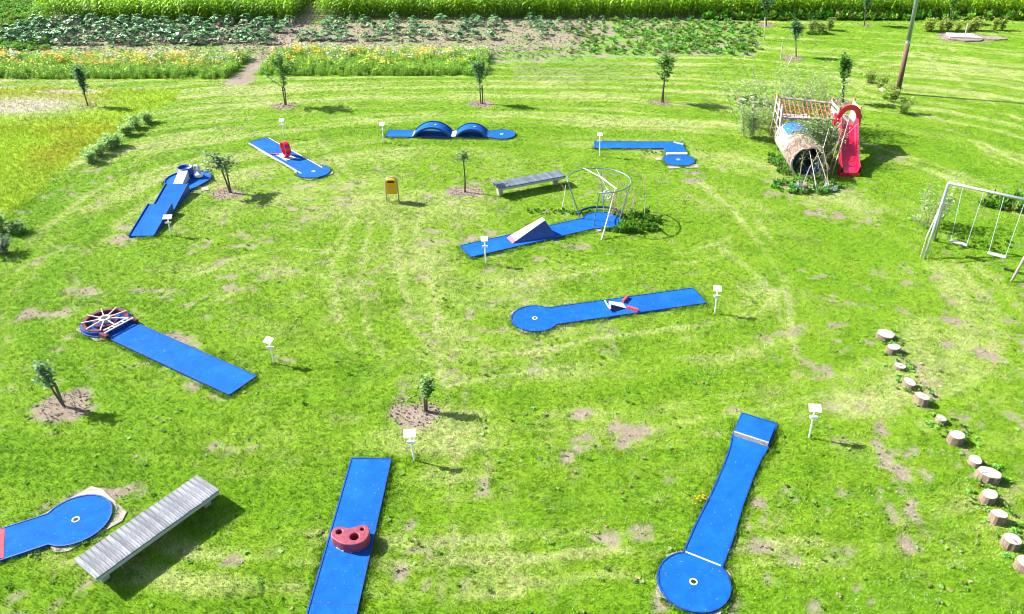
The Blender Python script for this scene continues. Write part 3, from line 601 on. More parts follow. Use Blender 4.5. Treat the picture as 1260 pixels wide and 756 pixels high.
for row in range(5):
    Y_ = 57.2 + row * 1.5; X_ = -16 + row * .1; pos = 0
    while X_ < 4.8:
        X_ += random.uniform(1.05, 1.45)
        if random.random() < .17 + (.25 if X_ > -2 and row < 2 else 0): continue
        sq_plant(X_ + random.uniform(-.25, .25), Y_ + random.uniform(-.4, .4), random.uniform(.6, 1.1) * (.85 if X_ > -1 else 1), 'grey green squash plant right of the path, %s row, %s from the left' % (ROW[row], ORD[pos]), 'squash plants right of the soil path'); cnt += 1; pos += 1
for i_, X_ in enumerate((6.3, 7.3, 9.2, 24.2, 27.5, 30)): sq_plant(X_, 63.9 + random.uniform(-.3, .2), .55, 'small stray leafy plant at the foot of the right maize, %s from the left' % ORD[i_], 'stray plants at the maize foot')
print('squash', cnt)

# ------------------------------------------------------------ lanes
def cliprange(poly, x0, x1):
    def cl(pl, f):
        out = []
        for i in range(len(pl)):
            a_, b_ = pl[i], pl[(i + 1) % len(pl)]; fa, fb = f(a_), f(b_)
            if fa >= 0: out.append(a_)
            if (fa >= 0) != (fb >= 0): t_ = fa / (fa - fb); out.append((a_[0] + (b_[0] - a_[0]) * t_, a_[1] + (b_[1] - a_[1]) * t_))
        return out
    return cl(cl(poly, lambda p: p[0] - x0), lambda p: x1 - p[0])
def rim(parent, poly, h=.055, wd=.03, closed=True, skip=()):
    b = MB(); n = len(poly)
    for i in range(n):
        if i in skip: continue
        a_ = Vector((*poly[i], 0)); c_ = Vector((*poly[(i + 1) % n], 0)); d = c_ - a_
        if d.length < 1e-4: continue
        d.normalize(); nn = Vector((d.y, -d.x, 0)) * wd; e = d * wd * .3
        vs = [a_ - e, c_ + e, c_ + e + nn, a_ - e + nn]; vs = [v - Vector((0, 0, .03)) for v in vs] + [v + Vector((0, 0, h + .0007 * (i % 3))) for v in vs]
        b.add(vs, [(3, 2, 1, 0), (4, 5, 6, 7), (0, 1, 5, 4), (1, 2, 6, 5), (2, 3, 7, 6), (3, 0, 4, 7)])
    return ob('edge_rail', b, M['bluemetal'], parent)
def panels(parent, poly, cuts, z=.045):
    cuts = [-1] + cuts + [99]
    for i in range(len(cuts) - 1):
        pl = cliprange(poly, cuts[i] + .006, cuts[i + 1] - .006)
        if len(pl) < 3: continue
        ob('felt_panel', MB().prism(pl, -.03, z), M['felt'], parent)
    for c_ in cuts[1:-1]:
        ysn = [p[1] for p in cliprange(poly, c_ - .01, c_ + .01)]
        if ysn: ob('seam_strip', MB().box((c_, (min(ysn) + max(ysn)) / 2, z - .004), (.011, max(ysn) - min(ysn), .005)), M['bluedark'], parent)
def cup(parent, x_, y_, z=.045):
    b = MB(); n = 20
    vs = [(x_ + r_ * math.cos(6.2832 * k / n), y_ + r_ * math.sin(6.2832 * k / n), z + zz) for r_, zz in ((.085, .001), (.085, .007), (.056, .007), (.056, .002)) for k in range(n)]
    b.add(vs, [(j * n + k, j * n + (k + 1) % n, (j + 1) * n + (k + 1) % n, (j + 1) * n + k) for j in range(3) for k in range(n)])
    h = ob('cup_ring', b, M['white'], parent, True)
    b = MB(); b.add([(x_ + .056 * math.cos(6.2832 * k / n), y_ + .056 * math.sin(6.2832 * k / n), z + .003) for k in range(n)], [tuple(range(n))]); ob('cup_hole', b, M['black'], h)
def footing(parent, cx, cy, r, ang=0, jag=.06):
    rr = random.Random(int(cx * 100 + r * 10)); pts = []
    for k in range(4):
        a_ = ang + math.pi / 4 + k * math.pi / 2
        for s_ in (-.13, .13): pts.append((cx + r * math.cos(a_ + s_) * rr.uniform(1 - jag, 1 + jag), cy + r * math.sin(a_ + s_) * rr.uniform(1 - jag, 1 + jag)))
    ob('concrete_footing', MB().prism(pts, -.08, .008), M['concrete'], parent)
def lane(key, label, cuts, foot=None, rimh=.058):
    fr = LN[key]; o = thing('minigolf_lane', label, 'minigolf lane', (fr[0].x, fr[0].y, 0), fr[1], 'blue minigolf lanes')
    panels(o, OUT[key], cuts); rim(o, OUT[key], rimh)
    if foot: footing(o, CX[key], 0, .72 * foot)
    return o
o = lane('A', 'blue lane at the lower right with narrowed waist and round end', [.95, CX['A'] - .64], 1.16); cup(o, CX['A'] + .02, 0)
wz = MB(); wz.add([(0.01, -.43, .05), (.93, -.43, .05), (.93, .43, .05), (.01, .43, .05), (.93, -.43, .17), (.93, .43, .17)], [(0, 3, 2, 1), (0, 4, 5, 3), (1, 2, 5, 4), (0, 1, 4), (3, 5, 2)]); ob('tee_ramp', wz, M['felt'], o)
wz = MB().box((.955, 0, .11), (.05, .86, .121)); ob('worn_lip', wz, M['worn'], o)
ob('worn_seam', MB().box((CX['A'] - .64, 0, .049), (.035, .76, .006)), M['cream'], o)
o = lane('B', 'straight blue lane running off the bottom edge under the maroon block', [1.95, 4.1], 1.2); cup(o, CX['B'], 0)
o = lane('C', 'blue lane at left leading down right from the spoked wheel', [2.0, 4.1], 1.22)
o = lane('D', 'blue lane right of centre carrying the white wedge with red barriers', [2.1, 4.2], 1.16); cup(o, CX['D'], 0)
o = lane('G', 'blue lane at the upper left crossed by a red loop', [2.1, 4.2], 1.25); cup(o, CX['G'], 0)
for s_ in (1, -1): ob('pale_side_board', MB().box((2.7, s_ * .525, .02), (5.2, .05, .07)), M['slab'], o)
o = lane('I', 'blue lane in the centre leading under the round wire cage', [2.2, 4.3], 1.2)
o = lane('J', 'blue lane cut by the left frame edge, its round end beside the bench', [2.0, 4.1], None); cup(o, CX['J'], 0)
footing(o, CX['J'] + .08, .04, .95, .35)
# F: humps
fr = LN['F']; o = thing('minigolf_lane', 'blue lane at the top with two arched hump bridges in a row', 'minigolf lane', (fr[0].x, fr[0].y, 0), fr[1], 'blue minigolf lanes')
panels(o, OUT['F'], [1.4, 3.3, 3.5, 5.0]); rim(o, OUT['F']); cup(o, CX['F'], 0)
ob('pale_plate', MB().box((3.36, 0, .05), (.24, .84, .012)), M['slab'], o)
ob('worn_seam', MB().box((1.33, 0, .048), (.08, .86, .007)), M['worn'], o); ob('worn_seam', MB().box((5.02, 0, .048), (.06, .86, .007)), M['worn'], o)
def hump(x0, x1, h):
    b = MB(); e = MB(); n = 18; xm = (x0 + x1) / 2; s_ = (x1 - x0) / 2; Rr = (s_ * s_ + h * h) / (2 * h); zc = h - Rr + .05; A_ = math.asin(min(1, s_ / Rr)) if h < s_ else math.pi - math.asin(s_ / Rr)
    for bb, y0, y1, t0, t1 in ((b, -.45, .45, 0, -.05), (e, -.49, -.452, .045, -.055), (e, .452, .49, .045, -.055)):
        vs = []
        for k in range(n + 1):
            g = -A_ + 2 * A_ * k / n
            for yy, tt_ in ((y0, t0), (y1, t0), (y1, t1), (y0, t1)): vs.append((xm + (Rr + tt_) * math.sin(g), yy, zc + (Rr + tt_) * math.cos(g)))
        bb.add(vs, [(4 * k + j, 4 * k + (j + 1) % 4, 4 * k + 4 + (j + 1) % 4, 4 * k + 4 + j) for k in range(n) for j in range(4)] + [(3, 2, 1, 0), (4 * n, 4 * n + 1, 4 * n + 2, 4 * n + 3)])
    q = ob('hump_bridge', b, M['felt'], o, False); ob('hump_edge', e, M['bluemetal'], q)
    cc = Vector((xm + .15, 0, .05 + h + .012)); ob('white_marker', MB().box(cc, (.09, .07, .01)), M['white'], q)
hump(1.38, 3.22, .45); hump(3.5, 5.02, .37)
# E: angled lane
o = thing('minigolf_lane', 'L shaped blue lane at the upper right with a white bar', 'minigolf lane', (e1[0].x, e1[0].y, 0), e1[1], 'blue minigolf lanes')
ob('felt_panel', MB().prism(cliprange(E1, -9, 2.1), -.03, .045), M['felt'], o); ob('felt_panel', MB().prism(cliprange(E1, 2.11, 19), -.03, .045), M['felt'], o)
ob('felt_panel', MB().prism(E2, -.03, .045), M['felt'], o)
rim(o, E1, skip=(2,)); rim(o, E2, skip=(6,))
q0 = Vector((*el(820, 191.8), .08)); q1 = Vector((*el(845.2, 191.8), .08)); ob('white_bar', MB().box((q0 + q1) / 2, ((q1 - q0).length, .16, .1), math.atan2(q1.y - q0.y, q1.x - q0.x)), M['white'], o)
q0 = Vector((*el(829, 176.8), .05)); q1 = Vector((*el(840.5, 179.5), .05)); ob('corner_deflector', MB().box((q0 + q1) / 2, ((q1 - q0).length, .03, .1), math.atan2(q1.y - q0.y, q1.x - q0.x)), M['slab'], o)
cup(o, *el(834.5, 197.6))
for p_, s_ in (((829, 205.5), .35), ((851, 204.5), .42), ((813, 195.5), .3)):
    q = el(*p_); ob('concrete_footing', MB().box((q[0], q[1], -.02), (s_ * 1.5, s_, .05), .1), M['concrete'], o)
# H: stepped lane
fr = LN['H']; o = thing('minigolf_lane', 'blue lane at far left climbing over two sloping ramps to a round end', 'minigolf lane', (fr[0].x, fr[0].y, 0), fr[1], 'blue minigolf lanes')
def wedge(x0, x1, z0, z1, hw, tip=0):
    b = MB(); b.add([(x0, -hw, -.03), (x1, -hw, -.03), (x1, hw, -.03), (x0, hw, -.03), (x0, -hw, z0), (x1, -hw, z1), (x1, hw, z1), (x0, hw, z0)],
                    [(0, 3, 2, 1), (4, 5, 6, 7), (0, 1, 5, 4), (1, 2, 6, 5), (2, 3, 7, 6), (3, 0, 4, 7)]); return b
for x0, x1 in ((0, 2.2), (2.215, 4.2)):
    q = ob('sloping_ramp', wedge(x0, x1, .05, .36, .45), M['felt'], o)
    e = MB()
    for s_ in (-1, 1):
        e.add([(x0, s_ * .452, -.03), (x1 - .03, s_ * .452, -.03), (x1, s_ * .452, .40), (x0, s_ * .452, .09), (x0, s_ * .485, -.03), (x1 - .03, s_ * .485, -.03), (x1, s_ * .485, .40), (x0, s_ * .485, .09)],
              [(0, 1, 2, 3), (7, 6, 5, 4), (3, 2, 6, 7), (0, 3, 7, 4), (1, 5, 6, 2)])
    ob('side_board', e, M['bluemetal'], q)
Hc = [p_ for p_ in OUT['H'] if p_[0] >= 4.2] ; Hc = [(4.22, -.46)] + [p_ for p_ in OUT['H'][1:-1]] + [(4.22, .46)]
ob('felt_panel', MB().prism(Hc, -.03, .045), M['felt'], o); rim(o, Hc, .09, skip=(len(Hc) - 1,))
for p_, r_ in (((4.5, -1.0), .3), ((6.45, -.55), .3), ((6.3, .7), .25)): ob('concrete_footing', MB().box((p_[0], p_[1], -.02), (r_ * 1.4, r_, .05), .4), M['concrete'], o)
t_ = thing('golf_obstacle', 'raised blue dish with white ramp and hoop ending the stepped lane', 'minigolf obstacle', (*toworld(fr, 4.25, .15), .048), fr[1])
ob('white_ramp', wedge(.05, 1.25, .03, .38, .2), M['cream'], t_)
b = MB(); n = 24
def ringmesh(cx, cy, prof, n=24):
    b = MB(); vs = [(cx + r_ * math.cos(6.2832 * k / n), cy + r_ * math.sin(6.2832 * k / n), z_) for r_, z_ in prof for k in range(n)]
    return b.add(vs, [(j * n + k, j * n + (k + 1) % n, (j + 1) * n + (k + 1) % n, (j + 1) * n + k) for j in range(len(prof) - 1) for k in range(n)])
q = ob('dish', ringmesh(1.58, .02, [(.31, 0), (.33, .42), (.29, .42), (.28, .33), (0.001, .30)]), M['bluemetal'], t_, True)
cb = MB(); pts = [(1.42 + .10 * math.cos(g), -.55 + .13 * math.cos(g), .36 + .17 * math.sin(g)) for g in np.linspace(0, 6.2832, 19)[:-1]]
cb.tube(pts, .065, 8, closed=True); ob('tilted_hoop', cb, M['galv'], t_, True)
ob('white_collar', ringmesh(1.4, -.56, [(.17, .04), (.2, .16), (.12, .22), (.09, .1)]), M['white'], t_, True); ob('hoop_post', MB().tube([(1.42, -.57, 0), (1.44, -.57, .22)], .05, 8), M['white'], t_)

# --- obstacle: maroon block with three holes (B)
def block():
    cu = bpy.data.curves.new('block', 'CURVE'); cu.dimensions = '2D'; cu.fill_mode = 'BOTH'; cu.extrude = .11; cu.bevel_depth = .02; cu.bevel_resolution = 2
    outer = [(-.40, .06), (-.34, .17), (-.22, .19), (-.08, .15), (.08, .18), (.22, .235), (.32, .22), (.37, .12), (.38, -.04), (.33, -.16), (.20, -.25), (.04, -.27), (-.12, -.24), (-.27, -.15), (-.38, -.05)]
    def sp(pts):
        s_ = cu.splines.new('BEZIER'); s_.bezier_points.add(len(pts) - 1); s_.use_cyclic_u = True; s_.resolution_u = 5
        for q, (x_, y_) in zip(s_.bezier_points, pts): q.co = (x_, y_, 0); q.handle_left_type = q.handle_right_type = 'AUTO'
    sp(outer)
    for cx, cy, r_ in ((-.25, .065, .085), (.10, -.07, .115), (.235, .13, .06)): sp([(cx + r_ * math.cos(g), cy + r_ * math.sin(g)) for g in (0, 1.047, 2.094, 3.1416, 4.19, 5.236)])
    ocu = bpy.data.objects.new('tmp', cu); COL.objects.link(ocu); dg = bpy.context.evaluated_depsgraph_get(); dg.update()
    me = bpy.data.meshes.new_from_object(ocu.evaluated_get(dg)); bpy.data.objects.remove(ocu); me.materials.clear(); me.materials.append(M['maroon']); return me
g = at(433, 669); o = thing('golf_obstacle', 'maroon block with three round holes standing on the straight bottom lane', 'minigolf obstacle', (g.x, g.y, .05), .02)
bl = put('holed_block', block(), o, (0, 0, .125)); bl.name = 'holed_block'
ob('pale_foot', MB().prism([(-.38, -.06), (-.29, -.17), (-.13, -.265), (-.11, -.24), (-.27, -.14), (-.36, -.03)], 0, .03), M['cream'], o)
ob('pale_foot', MB().prism([(.02, -.29), (.2, -.27), (.33, -.18), (.33, -.14), (.2, -.23), (.02, -.25)], 0, .03), M['cream'], o)
ob('ball_mouth', MB().box((-.03, -.262, .045), (.10, .03, .07)), M['black'], o)

# --- obstacle: spoked wheel (C)
wc_ = toworld(LN['C'], CX['C'] + .03, 0); o = thing('golf_obstacle', 'maroon and cream spoked wheel covering the round end of the left lane', 'minigolf obstacle', (*wc_, .05), LN['C'][1])
ob('outer_ring', ringmesh(0, 0, [(.66, 0), (.67, .13), (.56, .13), (.54, .0)], 32), M['wheelred'], o, False)
ob('blue_rim', ringmesh(0, 0, [(.70, 0), (.70, .10), (.672, .10), (.672, 0)], 32), M['bluemetal'], o)
ob('inner_ring', ringmesh(0, 0, [(.36, 0), (.36, .09), (.27, .09), (.27, 0)], 24), M['wheelred'], o)
ob('blue_disc', ringmesh(0, 0, [(.25, 0), (.25, .06), (.001, .06)], 24), M['bluemetal'], o)
ob('hub', ringmesh(0, 0, [(.17, .10), (.17, .20), (.11, .20), (.11, .10)], 20), M['cream'], o)
for k in range(9):
    a_ = k * 6.2832 / 9 + .25; ob('spoke', MB().box((.41 * math.cos(a_), .41 * math.sin(a_), .165), (.50, .027, .03), a_), M['cream'], o)
for x_ in (-.70, -.56): ob('gate_bar', MB().box((x_, 0, .165 + x_ * .02), (.035, .98 if x_ < -.6 else .86, .03)), M['cream'], o)
ob('gate_base', MB().box((-.52, 0, .03), (.12, 1.0, .05)), M['wheelred'], o)
for k in range(6): ob('gate_arch', MB().tube([(-.63 - .09 * math.cos(g), -.4 + .16 * k, .0 + .14 * math.sin(g)) for g in np.linspace(0, math.pi, 9)], .018, 6), M['bluemetal'], o)
for k in range(5): ob('gate_slat', MB().box((-.63, -.32 + .16 * k, .17), (.12, .03, .02), .35), M['cream'], o)
for s_ in (-1, 1): ob('side_block', MB().box((-.66, s_ * .50, .05), (.32, .12, .12)), M['wheelred'], o)

# --- obstacle: white wedge with red barriers (D)
fr = LN['D']
def loc(key, px, py):
    q = at(px, py, .05); f = LN[key]; dx, dy = q.x - f[0].x, q.y - f[0].y; return (dx * math.cos(f[1]) + dy * math.sin(f[1]), -dx * math.sin(f[1]) + dy * math.cos(f[1]))
xr = loc('D', 770, 378)[0]
o = thing('golf_obstacle', 'white wedge with two red barriers on the lane right of centre', 'minigolf obstacle', (*toworld(fr, xr, 0), .048), fr[1])
b = MB(); b.add([(0, -.17, 0), (0, .17, 0), (.52, -.10, 0), (.52, .10, 0), (.52, -.10, .2), (.52, .10, .2)], [(0, 1, 3, 2), (0, 4, 5, 1), (0, 2, 4), (1, 5, 3), (2, 3, 5, 4)])
ob('white_wedge', b, M['white'], o); ob('dark_cheek', MB().add([(.02, -.175, .0), (.55, -.3, 0), (.53, -.115, .185), (0.02, .175, 0), (.55, .3, 0), (.53, .115, .185)], [(0, 1, 2), (3, 5, 4)]), M['bluedark'], o)
cb = MB().tube([(.60 + .05 * math.sin(g), .21 * math.cos(g), .12 + .10 * math.sin(g)) for g in np.linspace(0, 6.2832, 19)[:-1]], .018, 6, closed=True); ob('white_hoop', cb, M['white'], o, True)
for s_ in (-1, 1):
    p0 = Vector((0, s_ * .17, .05)); p1 = Vector((-.28, s_ * .45, .05)); ob('red_barrier', MB().box((p0 + p1) / 2, ((p1 - p0).length, .07, .1), math.atan2(p1.y - p0.y, p1.x - p0.x)), M['redpaint'], o)
# --- obstacle: red loop (G)
q = loc('G', 346.5, 194.5); o = thing('golf_obstacle', 'upright red loop on a white board across the upper left lane', 'minigolf obstacle', (*toworld(LN['G'], q[0], 0), .048), LN['G'][1])
b = MB(); n = 26; vs = []
for k in range(n + 1):
    g = -math.pi / 2 + .18 + (2 * math.pi - .36) * k / n; y0 = -.02 - .26 * 0 + .16 * (k / n - .5)
    for r_, w_ in ((.36, -.13), (.36, .13), (.33, .13), (.33, -.13)): vs.append((r_ * math.cos(g), y0 + w_, .37 + r_ * math.sin(g)))
b.add(vs, [(4 * k + j, 4 * k + (j + 1) % 4, 4 * k + 4 + (j + 1) % 4, 4 * k + 4 + j) for k in range(n) for j in range(4)]); ob('loop', b, M['red'], o, False)
ob('white_board', MB().box((-.02, -.06, .012), (1.0, .5, .02)), M['cream'], o)
for s_, x2 in ((-1, -.75), (1, -.45)):
    p0 = Vector((-.38, s_ * .2, .03)); p1 = Vector((x2, s_ * .45, .03)); ob('red_barrier', MB().box((p0 + p1) / 2, ((p1 - p0).length, .05, .06), math.atan2(p1.y - p0.y, p1.x - p0.x)), M['redpaint'], o)
# --- obstacle: jump ramp (I)
q = loc('I', 630, 299); o = thing('golf_obstacle', 'tapering white topped jump ramp with red front edge on the centre lane', 'minigolf obstacle', (*toworld(LN['I'], q[0], .02), .048), LN['I'][1])
t1 = [(0, -.25, .02), (0, .25, .02), (1.42, .12, .60), (1.42, -.12, .60)]
ob('white_top', MB().add([(.14, -.238, .085), (.14, .238, .085), (1.42, .12, .61), (1.42, -.12, .61)] + [(.14, -.238, .06), (.14, .238, .06), (1.42, .12, .585), (1.42, -.12, .585)],
                         [(0, 3, 2, 1), (4, 5, 6, 7), (0, 1, 5, 4), (1, 2, 6, 5), (2, 3, 7, 6), (3, 0, 4, 7)]), M['cream'], o)
ob('red_front', MB().add([(0, -.25, 0), (0, .25, 0), (.138, .238, .084), (.138, -.238, .084)], [(0, 3, 2, 1)]), M['redpaint'], o)
ob('blue_body', MB().add([(0, -.25, 0), (0, .25, 0), (1.42, .12, .583), (1.42, -.12, .583), (1.75, -.42, 0), (1.75, .42, 0)], [(0, 1, 2, 3), (0, 3, 4), (1, 5, 2), (2, 5, 4, 3), (0, 4, 5, 1)]), M['bluemetal'], o)
# --- obstacle J: red band and pale wedge at the frame edge
q = loc('J', 5, 672); o = thing('golf_obstacle', 'pale wedge with red front band cut by the left frame edge', 'minigolf obstacle', (*toworld(LN['J'], q[0], 0), .048), LN['J'][1])
ob('pale_wedge', MB().add([(-.13, -.43, .03), (-.13, .43, .03), (-.9, .43, .24), (-.9, -.43, .24), (-.13, -.43, 0), (-.13, .43, 0), (-.9, .43, 0), (-.9, -.43, 0)], [(0, 1, 2, 3), (0, 4, 5, 1), (1, 5, 6, 2), (2, 6, 7, 3), (3, 7, 4, 0)]), M['slab'], o)
ob('red_band', MB().add([(.0, -.45, .004), (.0, .45, .004), (-.128, .45, .034), (-.128, -.45, .034)], [(0, 1, 2, 3)]), M['redpaint'], o)

# ------------------------------------------------------------ wire cage
gc_ = Vector((3.5, 27.35, 0)); o = thing('ball_cage', 'round open wire cage of blue grey rods over the end of the centre lane', 'cage', (gc_.x, gc_.y, 0))
rc = at(737, 222, 1.6) - gc_; RR = 1.22
def cp_(g, r_=RR): return (rc.x + r_ * math.cos(g), rc.y + r_ * math.sin(g), 1.6)
ob('top_ring', MB().tube([cp_(g) for g in np.linspace(-1.65, 3.30, 40)], .024, 8), M['cage'], o, True)
for px, py, g in ((730, 278, -1.65), (715, 270, 3.15), (762, 271, -.12), (743.5, 264, 1.42)):
    q = at(px, py) - gc_; ob('rod', MB().tube([(q.x, q.y, -.05), cp_(g)], .022, 8), M['cage'], o)
ob('back_band', MB().tube([(.85 * math.cos(g) + .05, .62 * math.sin(g) + .05, .12) for g in np.linspace(-.5, 3.2, 18)], .045, 6), M['bluedark'], o)
o = thing('net_basket', 'small white net hoop hanging inside the round wire cage', 'net', (gc_.x + .25, gc_.y + .1, 0))
ob('hoop', MB().tube([(.17 * math.cos(g), .05, .9 + .19 * math.sin(g)) for g in np.linspace(0, 6.2832, 19)[:-1]], .018, 6, closed=True), M['netting'], o)
b = MB()
for k in range(9): g = k * .698; b.tube([(.17 * math.cos(g), .05, .9 + .19 * math.sin(g)), (.04 * math.cos(g), .35, .85 + .05 * math.sin(g))], .006, 4)
ob('net', b, M['netting'], o); ob('hanger', MB().tube([(0, .05, 1.08), (rc.x - .25, rc.y - .1 + 1.2, 1.6)], .008, 4), M['netting'], o)
# dry sticks stuck round the cage
def stick(b_px, t_px, zt, r_, label, zb=-.05, name='dry_stick', twigs=4, rb=None):
    p0 = at(*b_px, max(zb, 0)); p1 = at(*t_px, zt); o = thing(name, label, 'stick', (p0.x, p0.y, 0))
    d = p1 - p0; mid = d * .5 + Vector((.03, .02, .05)); z0 = Vector((0, 0, zb))
    ob('stem', MB().tube([z0, mid + z0 * .5 + Vector((0, 0, max(zb, 0) * .5)), Vector((d.x, d.y, zt))], [r_, r_ * .8, r_ * .5], 6), M['palestake'], o)
    b = MB(); rr = random.Random(int(b_px[0] * 7))
    for k in range(twigs):
        u = rr.uniform(.35, .95); s_ = Vector((d.x * u, d.y * u, zt * u)); b.tube([s_, s_ + Vector((rr.uniform(-.35, .35), rr.uniform(-.3, .3), rr.uniform(.1, .45)))], [.008, .003], 4)
    if twigs: ob('twig', b, M['twig'], o)
stick((740, 295), (757, 232), 1.45, .034, 'pale pink stick leaning at the front of the wire cage')
stick((691, 259), (696, 228), .9, .026, 'pale stick standing left of the wire cage')
stick((792.5, 270), (794, 222), 1.5, .012, 'thin pale stick standing alone right of the wire cage')
stick((706, 256), (704, 236), .7, .015, 'short thin stick behind the left side of the wire cage')
o = thing('dry_branch', 'pale branch lying across the top ring of the wire cage', 'branch', (0, 0, 0)); o.location = at(718, 207, 1.7); d = at(759, 233, 1.62) - o.location
ob('stem', MB().tube([(0, 0, 0), d * .5 + Vector((.04, .03, .04)), d], [.02, .03, .035], 6), M['palestake'], o)
b = MB()
for k in range(7): u = random.random(); s_ = d * u; b.tube([s_, s_ + Vector((random.uniform(-.3, .3), random.uniform(-.3, .3), random.uniform(-.2, .4)))], [.008, .003], 4)
ob('twig', b, M['twig'], o)
o = thing('dry_bush', 'thin leafless reddish shrub standing inside and behind the wire cage', 'shrub', (gc_.x + .9, gc_.y + .3, 0)); b = MB(); rr = random.Random(5)
for k in range(16):
    a_ = rr.uniform(0, 6.28); p0 = Vector((rr.uniform(-.5, .5), rr.uniform(-.3, .3), 0)); p1 = p0 + Vector((math.cos(a_) * .45, math.sin(a_) * .4, rr.uniform(.8, 1.7))); b.tube([p0, (p0 + p1) / 2 + Vector((.05, 0, .05)), p1], [.010, .008, .003], 4)
ob('stems', b, M['twig'], o)
b = MB()
for k in range(160):
    q = Vector((rr.uniform(-.9, .9), rr.uniform(-.6, .6), rr.uniform(.3, 1.6))); b.add([q, q + Vector((.03, .01, .02)), q + Vector((.05, 0, -.01))], [(0, 1, 2)], (.2, .2, .08))
ob('leaves', b, M['leaf'], o, colattr='tint')

# ------------------------------------------------------------ benches
def bench(corn, h, ns, sm, rm, label, legsat, foots):
    c_ = [at(*p_, h) for p_ in corn]; ctr = sum(c_, Vector()) / 4; ax = ((c_[1] + c_[2]) - (c_[0] + c_[3])) / 2; L = ax.length; g = math.atan2(ax.y, ax.x); wv_ = ((c_[0] - c_[3]).length + (c_[1] - c_[2]).length) / 2
    o = thing('slatted_bench', label, 'bench', (ctr.x, ctr.y, 0), g, 'long low benches'); st = L / ns
    ms = MB().box((0, 0, 0), (st - .008, wv_, .035)).mesh('slat', sm)
    for k in range(ns): put('slat', ms, o, (-L / 2 + st * (k + .5), random.uniform(-.006, .006), h - .018 + random.uniform(-.003, .003)), random.uniform(-.004, .004))
    for s_ in (-1, 1): ob('side_rail', MB().box((0, s_ * (wv_ / 2 - .035), h - .085), (L - .04, .045, .095)), rm, o)
    ob('center_beam', MB().box((0, 0, h - .085), (L - .06, .07, .09)), rm, o)
    for x_ in legsat:
        lg = MB(); lg.box((x_ * L / 2, 0, (h - .13) / 2 - .02), (foots * .7, wv_ * .5, h - .14)); q = ob('leg', lg, M['concrete'], o)
        bv = q.modifiers.new('round', 'BEVEL'); bv.width = .04; bv.segments = 3
        ob('leg_cap', MB().box((x_ * L / 2, 0, h - .145), (foots * .9, wv_ * .7, .03)), M['rail'], q)
bench([(89.5, 688.4), (242.5, 585.2), (269.7, 602), (118, 713)], .45, 26, M['slat'], M['rail'], 'long grey slatted bench beside the round lane end at the lower left', (-.84, .84), .26)
bench([(603.5, 224), (688, 210), (695, 216), (616, 232)], .45, 26, M['slatdark'], M['rail'], 'long dark slatted bench behind the wire cage', (-.88, .80), .22)

# ------------------------------------------------------------ bin
g = at(483.5, 247.5); o = thing('litter_bin', 'yellow litter bin on a grey tube frame in the grass', 'bin', (g.x, g.y, 0), .05)
q = ob('bin_body', MB().prism([(-.21, -.14), (.21, -.14), (.21, .14), (-.21, .14)], .36, .90), M['yellow'], o)
cpn = []
for k in range(9): a_ = math.pi * k / 8; cpn.append((.215 * math.cos(a_) , .90 + .12 * math.sin(a_)))
b = MB(); vs = [(x_, -.15, z_) for x_, z_ in cpn] + [(x_, .15, z_) for x_, z_ in cpn]; b.add(vs, [tuple(range(9)), tuple(range(17, 8, -1))] + [(k + 1, k, 9 + k, 10 + k) for k in range(8)] + [(0, 8, 17, 9)]); hd = ob('bin_hood', b, M['yellow'], o)
ob('slot', MB().box((0, -.151, .905), (.27, .02, .075)), M['black'], hd)
ob('tube_frame', MB().tube([(-.25, 0, -.05), (-.25, 0, .88), (-.22, 0, .98), (-.12, 0, 1.04), (.12, 0, 1.04), (.22, 0, .98), (.25, 0, .88), (.25, 0, -.05)], .024, 8), M['galv'], o, True)

# ------------------------------------------------------------ lane signs
def sign(bp, tp, label, wd=.30, yaw=0):
    h, l = lean(bp, tp); g = at(*bp); o = thing('lane_sign', label, 'sign', (g.x, g.y, 0), 0, 'white lane signs'); h -= .02
    u = Vector((l.x, l.y, h)); ob('post', MB().tube([Vector((0, 0, -.1)), u], .024, 8), M['white'], o)
    pl = put('plate', MB().box((0, 0, .02), (wd, .22, .014), 0, 0, 0).mesh('plate', M['white']), o, u); pl.rotation_euler = (R(24), 0, R(yaw))
    bv = pl.modifiers.new('edge', 'BEVEL'); bv.width = .006; bv.segments = 2
    fr_ = put('plate_backing', MB().box((0, 0, .0), (wd * .8, .15, .02)).mesh('plate_backing', M['galv']), pl)
    q = u * .72; ob('tray', MB().box(q + Vector((0, -.03, 0)), (.2, .12, .015)).box(q + Vector((0, -.075, .025)), (.2, .012, .05)), M['white'], o)
SG = [((510, 566), (504, 533), 'white sign on a thin post right of the straight bottom lane', .29), ((337, 446.5), (330.5, 418.5), 'white sign between the wheel lane and the centre, standing alone in grass', .27),
      ((996, 538), (1003, 502), 'white sign on a post right of the narrow waisted lane', .30), ((880, 385), (883, 355), 'white sign on a post at the right end of the wedge lane', .24),
      ((598, 324), (596, 294), 'white sign on a post in front of the jump ramp lane', .24), ((349, 169.5), (346.5, 147.8), 'white sign on a post behind the red loop lane', .25),
      ((472, 175.8), (470, 153), 'white sign on a post at the left end of the hump lane', .24), ((738, 192), (738, 165.5), 'white sign on a post before the L shaped lane', .25),
      ((210, 289.5), (206, 267), 'white sign on a post right of the stepped ramp lane', .33)]
for k, (bp, tp, lb, wd) in enumerate(SG): sign(bp, tp, lb, wd, [2, -28, -8, -10, 4, 8, 0, 0, 3][k])

